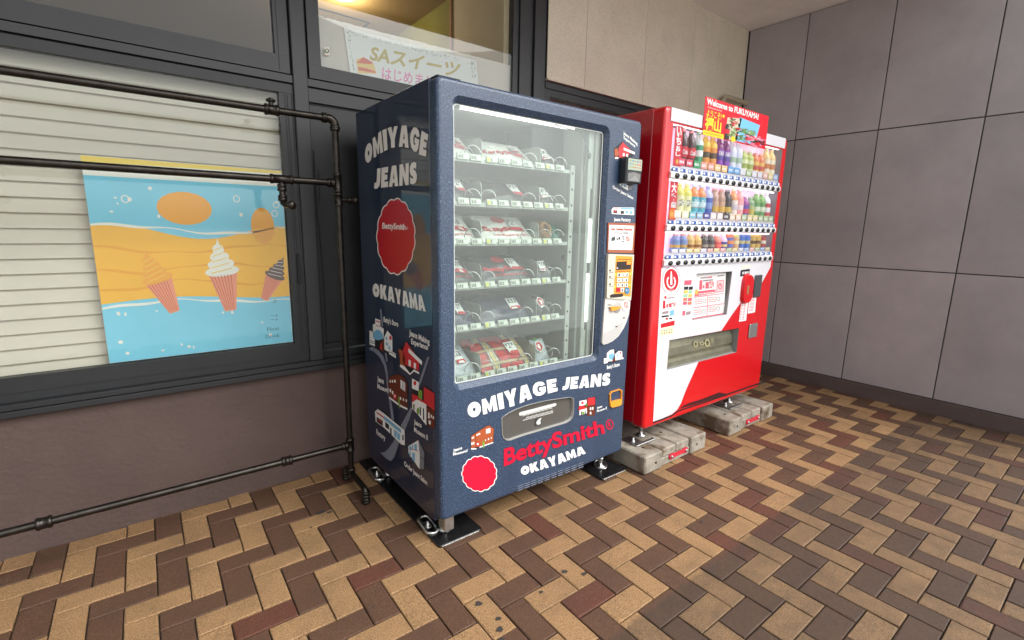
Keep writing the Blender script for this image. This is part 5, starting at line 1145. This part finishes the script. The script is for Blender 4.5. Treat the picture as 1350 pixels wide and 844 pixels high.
q = MB(); decal(q, [(296,166),(368,160),(345,446),(276,456)], rd, .0016, 0, z5); decal(q, [(296,168),(350,164),(346,200),(294,204)], rd, .0024, 1, z5)
for cxx, cl in ((294,(4,5,6,1)),(328,(5,4,1,6))):
    decal(q, [(cxx,214),(cxx+30,212),(cxx+28,236),(cxx-2,238)], rd, .0024, 3, z5)
    for k, c_ in enumerate(cl): decal(q, [(cxx-2-k*2,242+k*28),(cxx+27-k*2,240+k*28),(cxx+25-k*2,264+k*28),(cxx-4-k*2,266+k*28)], rd, .0024, c_, z5)
decal(q, [(282,394),(302,391),(300,426),(280,430)], rd, .0024, 1, z5); decal(q, [(308,400),(342,394),(340,420),(306,426)], rd, .0024, 2, z5)
q.build('sticker', [b_wh, flat('st_pink', (224,90,110), .5), flat('st_grey', (150,130,136), .5), b_bk, flat('st_gold', (226,186,90), .5), flat('st_mint', (150,196,160), .5), flat('st_coral', (220,120,90), .5)], RDO)
# notice inside its little window
fI = lambda px, py, off=0: unp(px, py, 1, YR+.020-off)
q = MB(); P = [p+Vector((0,.055,0)) for p in info]; MB().poly([P]).build('notice_recess', flat('recess_grey', (150,152,150), .5), RDO)
q = MB(); decal(q, [(380,122),(602,108),(590,408),(352,448)], fI, 0, 0, z5); decal(q, [(352,448),(590,408),(588,420),(350,464)], fI, .0006, 1, z5)
text_on(q, '1', [(404,238),(424,236)], [(408,168),(428,166)], fI, .0008, 1, .06, True, z5); text_on(q, '本', [(428,230),(446,228)], [(428,200),(446,198)], fI, .0008, 1, .03, True, z5); text_on(q, '無料!', [(448,232),(512,224)], [(450,178),(514,168)], fI, .0008, 1, .04, True, z5)
decal(q, [(414,146),(470,142),(470,150),(414,155)], fI, .0008, 2, z5); decal(q, [(472,141),(500,136),(500,146),(472,150)], fI, .0008, 1, z5); decal(q, [(432,166),(506,158),(506,168),(432,176)], fI, .0008, 2, z5); decal(q, [(540,132),(588,126),(588,134),(540,140)], fI, .0008, 2, z5)
decal(q, [(372,252),(524,234),(526,262),(370,286)], fI, .0008, 1, z5); decal(q, [(536,170),(588,162),(584,250),(532,258)], fI, .0008, 1, z5); decal(q, [(540,175),(584,168),(580,246),(536,252)], fI, .0012, 3, z5); decal(q, ell(560,212,15,24,16), fI, .0016, 1, z5, holes=[ell(560,212,10,17,16)]); decal(q, rq(558,190,4,26), fI, .0020, 1, z5)
decal(q, scallop(384,254,16,22,9,.2,3), fI, .0012, 4, z5)
for k in range(10): decal(q, rq(402+k*12, 264-k*1.4, 8, 10), fI, .0014, 0, z5)
for a_ in ([(368,290),(466,276),(464,282),(368,296)], [(468,278),(588,262),(588,266),(468,282)], [(466,280),(470,280),(464,430),(460,430)], [(362,368),(590,338),(590,342),(362,373)]): decal(q, a_, fI, .0008, 1, z5)
rr = random.Random(11)
for (x_, y_) in ((372,310),(476,294),(368,388),(474,366)):
    for j_ in range(3):
        for k in range(5): decal(q, rq(x_+k*11, y_+j_*15-k*1.2, 8, 5), fI, .0008, rr.choice((1,2,1)), z5)
    decal(q, ell(x_+70, y_+10, 13, 16, 12), fI, .0008, 2, z5, holes=[ell(x_+70, y_+10, 10, 13, 12)])
q.build('notice', [b_wh, flat('st_pink', (224,90,110), .5), flat('st_grey', (150,130,136), .5), flat('st_blush', (244,206,210), .5), flat('st_gold', (226,186,90), .5)], RDO)
MB().poly([[p+Vector((0,.004,0)) for p in info]]).build('notice_pane', glass('notice_glass', (.96,.96,.96), 1.4), RDO)
# delivery opening
fm = mat('flap_metal', srgb(150,148,128), .35, .75, var=.25, vscale=9)
P = [Vector(p) for p in flap]
up = lambda k, y: [P[0].lerp(P[3], k)+Vector((0, y, 0)), P[1].lerp(P[2], k)+Vector((0, y, 0))]
q = MB(); rows_ = [up(0,.066), up(.12,.050), up(.36,.036), up(.62,.032), up(.74,.044), up(.76,.036), up(.86,.032), up(.88,.025), up(1.0,.023)]
for a, b_ in zip(rows_, rows_[1:]): q.add([a[0], a[1], b_[1], b_[0]], [(0,1,2,3)], 0)
FL = q.build('delivery_flap', fm, RDO)
q = MB(); fF = lambda px, py, off=0: unp(px, py, 1, YR+.030-off)
for (x_, y_, rx, ry) in ((378,640,16,24),(424,636,18,14),(464,632,20,30),(500,612,10,16)): decal(q, ell(x_, y_, rx, ry, 14), fF, .0004, 0, z5, holes=[ell(x_, y_, rx*.55, ry*.6, 14)])
for k in range(9): decal(q, rq(366+k*14, 672-k*2.4, 8, 5), fF, .0004, 0, z5)
q.build('printed_mark', flat('flap_print', (170,163,122), .5), FL)
# coin unit at the right of the lower panel
cx_, cz_ = rd(*z5(742,236)).x, rd(*z5(742,236)).z
q = MB(); L = [(x, z) for x, z in rrect(cx_-.055, cx_+.075, cz_-.095, cz_+.105, .055, 6)]
A = [Vector((x, YR-.0015, z)) for x, z in L]; Bq = [Vector((cx_+.01+(x-cx_-.01)*.9, YR-.022, cz_+(z-cz_)*.9)) for x, z in L]; q.strip(A, Bq, 0, True); q.poly([Bq])
CO = q.build('coin_unit', red, RDO)
MB().cbox(cx_-.012, cx_+.012, YR-.0235, YR-.0215, cz_-.028, cz_+.028, .001).build('coin_slot', mat('coin_brass', srgb(190,150,110), .35, .6), CO)
MB().cbox(cx_+.11, cx_+.20, YR-.012, YR-.0015, cz_-.06, cz_+.09, .004).build('note_slot', mat('note_grey', srgb(70,72,76), .4), RDO)
q = MB(); decal(q, [(712,92),(780,82),(776,130),(708,140)], rd, .0020, 0, z5); text_on(q, '販売中', [(722,126),(772,119)], [(724,104),(774,97)], rd, .0026, 1, .03, True, z5); decal(q, [(720,64),(780,56),(780,70),(720,78)], rd, .0020, 2, z5)
q.build('status_sign', [b_bk, b_wh, flat('st_cream', (240,232,190), .5)], RDO)
q = MB(); decal(q, [(716,324),(768,316),(752,466),(698,474)], rd, .0020, 0, z5); decal(q, [(778,270),(830,262),(818,404),(764,414)], rd, .0020, 0, z5)
for k in range(11):
    for j_ in range(2): decal(q, rq(716-k*1.6+j_*22, 338+k*11.5, 14, 5), rd, .0026, 1, z5)
    decal(q, rq(784-k*1.2, 284+k*10.5, 34, 4), rd, .0026, 1, z5)
q.build('sticker', [b_wh, flat('st_pink', (224,90,110), .5)], RDO)
q = MB().cbox(2.36, 2.47, YR-.010, YR-.0015, .60, .70, .004); q.build('change_tray', mat('tray_steel', srgb(170,170,168), .3, .7), RDO)
# feet of the red machine on the blocks
def rfoot(x, y): return MB().lathe((x, y, 0), [(.028,.1065),(.028,.114),(.011,.118),(.011,.150),(.015,.152),(.015,.164),(.009,.165),(.009,RZ0+.03)], 14).build('levelling_foot', zinc, RM)
for x, y in ((1.40,.085),(2.40,.085),(1.40,.60),(2.40,.60)): rfoot(x, y)

# ---- welcome board on top
ft = lambda px, py, off=0: unp(px, py, 1, -.030-off)
zw = zm(920,115,11.25)
tl, bl = ft(*zw(118,120)), ft(*zw(62,705)); 
WX0, WX1 = 1.597, 2.30
WZ0, WZ1 = 1.824, 2.018
WB = thing('welcome_board', (1.9, -.03, WZ0), 'red printed welcome board with yellow characters and photos above the bottles', 'sign')
MB().cbox(WX0, WX1, -.0305, -.0275, WZ0, WZ1, .0008).build('board', flat('board_red', (222,20,40), .4), WB)
def wz(u, v, off=.0008): return Vector((WX0+(WX1-WX0)*u, -.0305-off, WZ0+(WZ1-WZ0)*v))
def wpoly(q, pts, m, off=.0008): q.poly([[wz(u, v, off) for u, v in pts]], m)
q = MB(); wpoly(q, [(0,0),(.30,0),(.30,.13),(0,.13)], 0); wpoly(q, [(.0,.0),(.0,.0),(0,.0)][:0] or [(.002,.002),(.298,.002),(.298,.125),(.002,.125)], 0, .0012); q.build('yellow_stripe', flat('board_yellow', (250,206,40), .4), WB)
q = MB(); vs, fs, w_, y0, y1 = text_tris('Welcome to FUKUYAMA!', .03); q.add([wz(.02+.80*x/w_, .80+.17*(y-y0)/(y1-y0)) for x, y in vs], fs); q.build('lettering', b_wh, WB, recalc=False)
q = MB()
for s_, u0, u1, v0, v1, bd in (('ようこそ!',.03,.24,.50,.68,.025),('福山',.02,.25,.15,.50,.035)):
    vs, fs, w_, y0, y1 = text_tris(s_, bd); q.add([wz(u0+(u1-u0)*x/w_, v0+(v1-v0)*(y-y0)/(y1-y0)) for x, y in vs], fs)
wpoly(q, ell(.27,.62,.016,.045,10), 0)
q.build('lettering', flat('board_letter_yellow', (250,216,50), .4), WB, recalc=False)
q = MB()
for k in range(18): u = .04+.20*k/18; q.add([wz(u,.725), wz(u+.007,.725), wz(u+.007,.75), wz(u,.75)], [(0,1,2,3)])
for k in range(16): u = .02+.25*k/16; q.add([wz(u,.045,.0014), wz(u+.010,.045,.0014), wz(u+.010,.085,.0014), wz(u,.085,.0014)], [(0,1,2,3)], 1)
q.build('small_print', [flat('board_pale', (246,200,190), .4), flat('board_brown', (190,140,30), .4)], WB)
q = MB(); rr = random.Random(4)
cols = [flat('ph_sky', (120,190,224), .4), flat('ph_leaf', (86,120,58), .4), flat('ph_stone', (206,196,176), .4), flat('ph_rose', (232,110,140), .4), flat('ph_dark', (48,46,50), .4), flat('ph_red', (200,40,50), .4), flat('ph_leaf2', (130,160,90), .4), flat('ph_petal', (244,170,186), .4), flat('ph_yellow', (250,206,40), .4)]
wpoly(q, [(.47,.05),(.80,.02),(.86,.66),(.52,.72)], 0); wpoly(q, [(.32,.02),(.50,.02),(.55,.70),(.33,.62)], 2)
wpoly(q, [(.31,.02),(.38,.02),(.38,.34),(.345,.46),(.31,.40)], 4, .0014); wpoly(q, [(.31,.17),(.38,.17),(.38,.30),(.31,.30)], 5, .0018)
for k in range(46):
    u, v = rr.uniform(.38,.52), rr.uniform(.12,.62); wpoly(q, ell(u, v, rr.uniform(.008,.02), rr.uniform(.03,.07), 7, rr.random()*3), rr.choice((1,6,2,4,5)), .0016+.00002*k)
for k in range(46):
    u, v = rr.uniform(.55,.80), rr.uniform(.12,.45); wpoly(q, ell(u, v, rr.uniform(.01,.025), rr.uniform(.03,.07), 7, rr.random()*3), rr.choice((1,6,1,2)), .0016+.00002*k)
for k in range(40):
    u, v = rr.uniform(.66,.95), rr.uniform(.02,.30)+.0; wpoly(q, ell(u, v, rr.uniform(.012,.024), rr.uniform(.04,.07), 8, rr.random()*3), rr.choice((3,7,3,4,5)), .0026+.00002*k)
wpoly(q, ell(.44,.06,.035,.08,14), 8, .0036)
q.build('printed_photos', cols, WB)

# ================================================================== CONCRETE BLOCKS
conc = mat('weathered_concrete', srgb(150,143,130), .85, var=.42, vscale=11, bump=.9, bscale=110, speck=(9,.53,srgb(108,92,74)), detail=9)
link_red = mat('link_red', srgb(206,44,62), .45, var=.12, vscale=40)
def block(x0, w_, y0, dp, lab_):
    T_ = thing('concrete_block', (x0+w_/2, y0+dp/2, 0), lab_, 'concrete block', None); h = .105
    a = .155
    MB().cbox(x0+a+.001, x0+w_-a-.001, y0+.012, y0+dp-.004, .001, .050, .004).build('lower_slab', conc, T_)
    for xa, xb, yo, zt in ((x0, x0+a, 0, h), (x0+a+.012, x0+w_/2-.002, .010, h-.002), (x0+w_/2+.002, x0+w_-a-.012, .010, h-.001), (x0+w_-a, x0+w_, 0, h)):
        q = MB(); zb_ = .052 if yo else .001
        q.cbox(xa, xb, y0+yo, y0+dp-.002, zb_, zt, .007); q.build('slab', conc, T_)
    for xx in (x0+a*.62, x0+w_-a*.62): MB().lathe((xx, 0, .050), [(0,y0-.0006),(.008,y0-.0006)], 12, ax=1).build('bolt_hole', groove, T_)
    for xx, yy in ((x0+a*.6, y0+.09), (x0+w_*.5+.06, y0+.16)): MB().lathe((xx, yy, 0), [(0,h+.0004),(.009,h+.0004)], 12).build('lifting_hole', groove, T_)
    lx0, lx1, lz = x0+w_*.42, x0+w_*.66, .040
    L = []
    for k in range(11): an = math.pi/2+math.pi*k/10; L.append((lx0+.02*math.cos(an), lz+.017*math.sin(an)))
    for k in range(11): an = -math.pi/2+math.pi*k/10; L.append((lx1+.02*math.cos(an), lz+.017*math.sin(an)))
    L = L[:11]+[(lx0+.03, lz-.011), (lx1-.03, lz-.011)]+L[11:]+[(lx1-.03, lz+.011), (lx0+.03, lz+.011)]
    LK = MB().prism([Vector((x, y0+.004, z)) for x, z in L], (0,.0075,0)).build('tie_link', link_red, T_)
    for xx in (lx0, lx1): MB().lathe((xx, 0, lz), [(0,y0-.004),(.007,y0-.004),(.009,y0),(.009,y0+.0038)], 8, ax=1).build('bolt', zinc, LK)
    return T_
block(1.184, .594, -.117, .80, 'weathered grey concrete block standing next to the blue machine')
block(2.058, .594, -.117, .80, 'weathered grey concrete block under the coin unit end of the red machine')
def bracket(x, lab_):
    T_ = thing('floor_bracket', (x, .03, .105), lab_, 'bracket')
    MB().cbox(x-.085, x+.085, -.006, .016, .1062, .1145, .002).build('bar', zinc, T_)
    MB().cbox(x-.085, x+.0, .0165, .12, .1062, .1095, .001).build('plate', zinc, T_)
    MB().lathe((x-.045, .055, 0), [(.013,.1096),(.013,.116),(.008,.1165),(.008,.132),(.0,.133)], 8).build('bolt', zinc, T_)
bracket(1.335, 'zinc floor bracket with bolt on the block next to the blue machine')
bracket(2.345, 'zinc floor bracket on the block under the coin unit end')

# ================================================================== CONDUIT on the cladding
cd = [Vector((3.303,.885,2.0)), Vector((3.303,.885,2.38)), Vector((3.310,.885,2.43)), Vector((3.335,.885,2.463)), Vector((3.375,.885,2.478)), Vector((3.50,.885,2.478)), Vector((3.7295,.885,2.482))]
CT = thing('conduit_pipe', (3.303,.885,2.0), 'cream painted conduit pipe bending along the beige cladding', 'pipe')
MB().tube(cd, .021, 14).build('pipe', flat('conduit_cream', (176,164,140), .45, var=.1, vscale=9), CT)
MB().lathe((3.303,.885,2.36), [(.024,0),(.026,.003),(.026,.02),(.024,.023)], 14).build('coupling', flat('conduit_cream', (176,164,140), .45), CT)
MB().cbox(3.26, 3.345, .9065, .9295, 2.20, 2.235, .003).build('clip', zinc, CT)

# ================================================================== IRON PIPE RACK
iron = mat('black_iron', srgb(56,52,48), .32, .85, var=.45, vscale=22, bump=.1, bscale=90)
RY = .70; XA, XB = -.128, -1.55; ZT, Z2, ZL = 1.773, 1.498, .225; r0 = .0145
PR = thing('pipe_rack', (-.84, RY, 0), 'black iron pipe garment rack standing before the shop windows', 'rack')
def fit(p, ax, l=.05, r=.0205):                             # threaded fitting collar
    q = MB(); h = l/2; c = list(p); q.lathe(c, [(r*.86,-h),(r,-h+.003),(r,-h+.011),(r*.9,-h+.013),(r*.9,h-.013),(r,h-.011),(r,h-.003),(r*.86,h)], 14, ax=ax); return q
def bar(a, b_, n='pipe'): return MB().tube([a, b_], r0, 12).build(n, iron, PR)
for xs, sgn in ((XA, 1), (XB, -1)):
    bar((xs,RY,.075), (xs,RY,ZT-.028), 'upright')
    el = [(xs,RY,ZT-.030)]+[(xs-sgn*.028*(1-math.cos(a)), RY, ZT-.028+.028*math.sin(a)) for a in [math.radians(q*15) for q in range(7)]]+[(xs-sgn*.045,RY,ZT)]
    MB().tube(el, .0185, 12).build('elbow', iron, PR); fit((xs,RY,ZT-.040), 2, .022, .0215).build('collar', iron, PR); fit((xs-sgn*.045,RY,ZT), 0, .022, .0215).build('collar', iron, PR)
    fit((xs,RY,Z2), 2, .085).build('tee', iron, PR); fit((xs-sgn*.03,RY,Z2), 0, .035).build('collar', iron, PR)
    fit((xs,RY,ZL), 2, .07).build('tee', iron, PR); fit((xs-sgn*.026,RY,ZL), 0, .03).build('collar', iron, PR)
    fit((xs,RY,1.425), 2, .06).build('tee', iron, PR)
    MB().tube([(xs,RY,1.425),(xs+sgn*.072,RY,1.425)], .011, 10).lathe((xs+sgn*.05,RY,1.425), [(.012,-.006),(.0165,-.004),(.0165,.004),(.012,.006)], 12, ax=0).lathe((xs+sgn*.078,RY,1.425), [(.012,-.010),(.018,-.006),(.018,.006),(.009,.012)], 12, ax=0).build('side_stub', iron, PR)
    # foot: tee near the floor, forward and backward arms turned down to the floor
    fit((xs,RY,.075), 2, .05, .021).build('tee', iron, PR)
    ya, yb = .505, .785
    MB().tube([(xs,RY+.02,.070),(xs,yb-.02,.070),(xs,yb-.006,.064),(xs,yb,.045),(xs,yb,.004)], r0, 12).build('foot_arm', iron, PR)
    MB().tube([(xs,RY-.02,.070),(xs,ya+.02,.070),(xs,ya+.006,.064),(xs,ya,.045),(xs,ya,.004)], r0, 12).build('foot_arm', iron, PR)
    for yy in (ya, yb): fit((xs,yy,.046), 2, .03, .020).build('collar', iron, PR); fit((xs,yy,.0145), 2, .028, .0195).build('foot_cap', iron, PR)
bar((XA-.04,RY,ZT), (XB+.04,RY,ZT), 'top_bar'); bar((XA-.02,RY,Z2), (XB+.02,RY,Z2), 'middle_bar'); bar((XA-.02,RY,ZL), (XB+.02,RY,ZL), 'lower_bar')
for x in (-.385, -1.30): fit((x,RY,ZT), 0, .055, .0225).build('union', iron, PR); MB().tube([(x,RY,ZT),(x,RY,ZT+.045)], .010, 10).lathe((x,RY,ZT+.036), [(.012,-.006),(.018,-.004),(.018,.004),(.012,.006)], 8).build('valve_stem', iron, PR)
for x in (-.425, -1.25): fit((x,RY,ZL), 0, .045, .0235).build('union', iron, PR)
for x in (-.365, -1.31):
    fit((x,RY,Z2), 0, .09, .0205).build('tee', iron, PR)
    MB().tube([(x,RY,Z2),(x,RY,Z2-.085),(x-.0,RY-.006,Z2-.100),(x+.008,RY-.02,Z2-.108),(x+.02,RY-.05,Z2-.108)], .0125, 10).build('hook_arm', iron, PR)
    fit((x,RY,Z2-.035), 2, .03, .019).build('collar', iron, PR); fit((x,RY,Z2-.078), 2, .026, .0185).build('collar', iron, PR)
    q = MB(); c = Vector((x+.022,RY-.055,Z2-.108)); q.lathe(c, [(.0,-.012),(.013,-.010),(.018,-.004),(.018,.004),(.012,.012)], 14, ax=1); q.build('hook_cap', iron, PR)
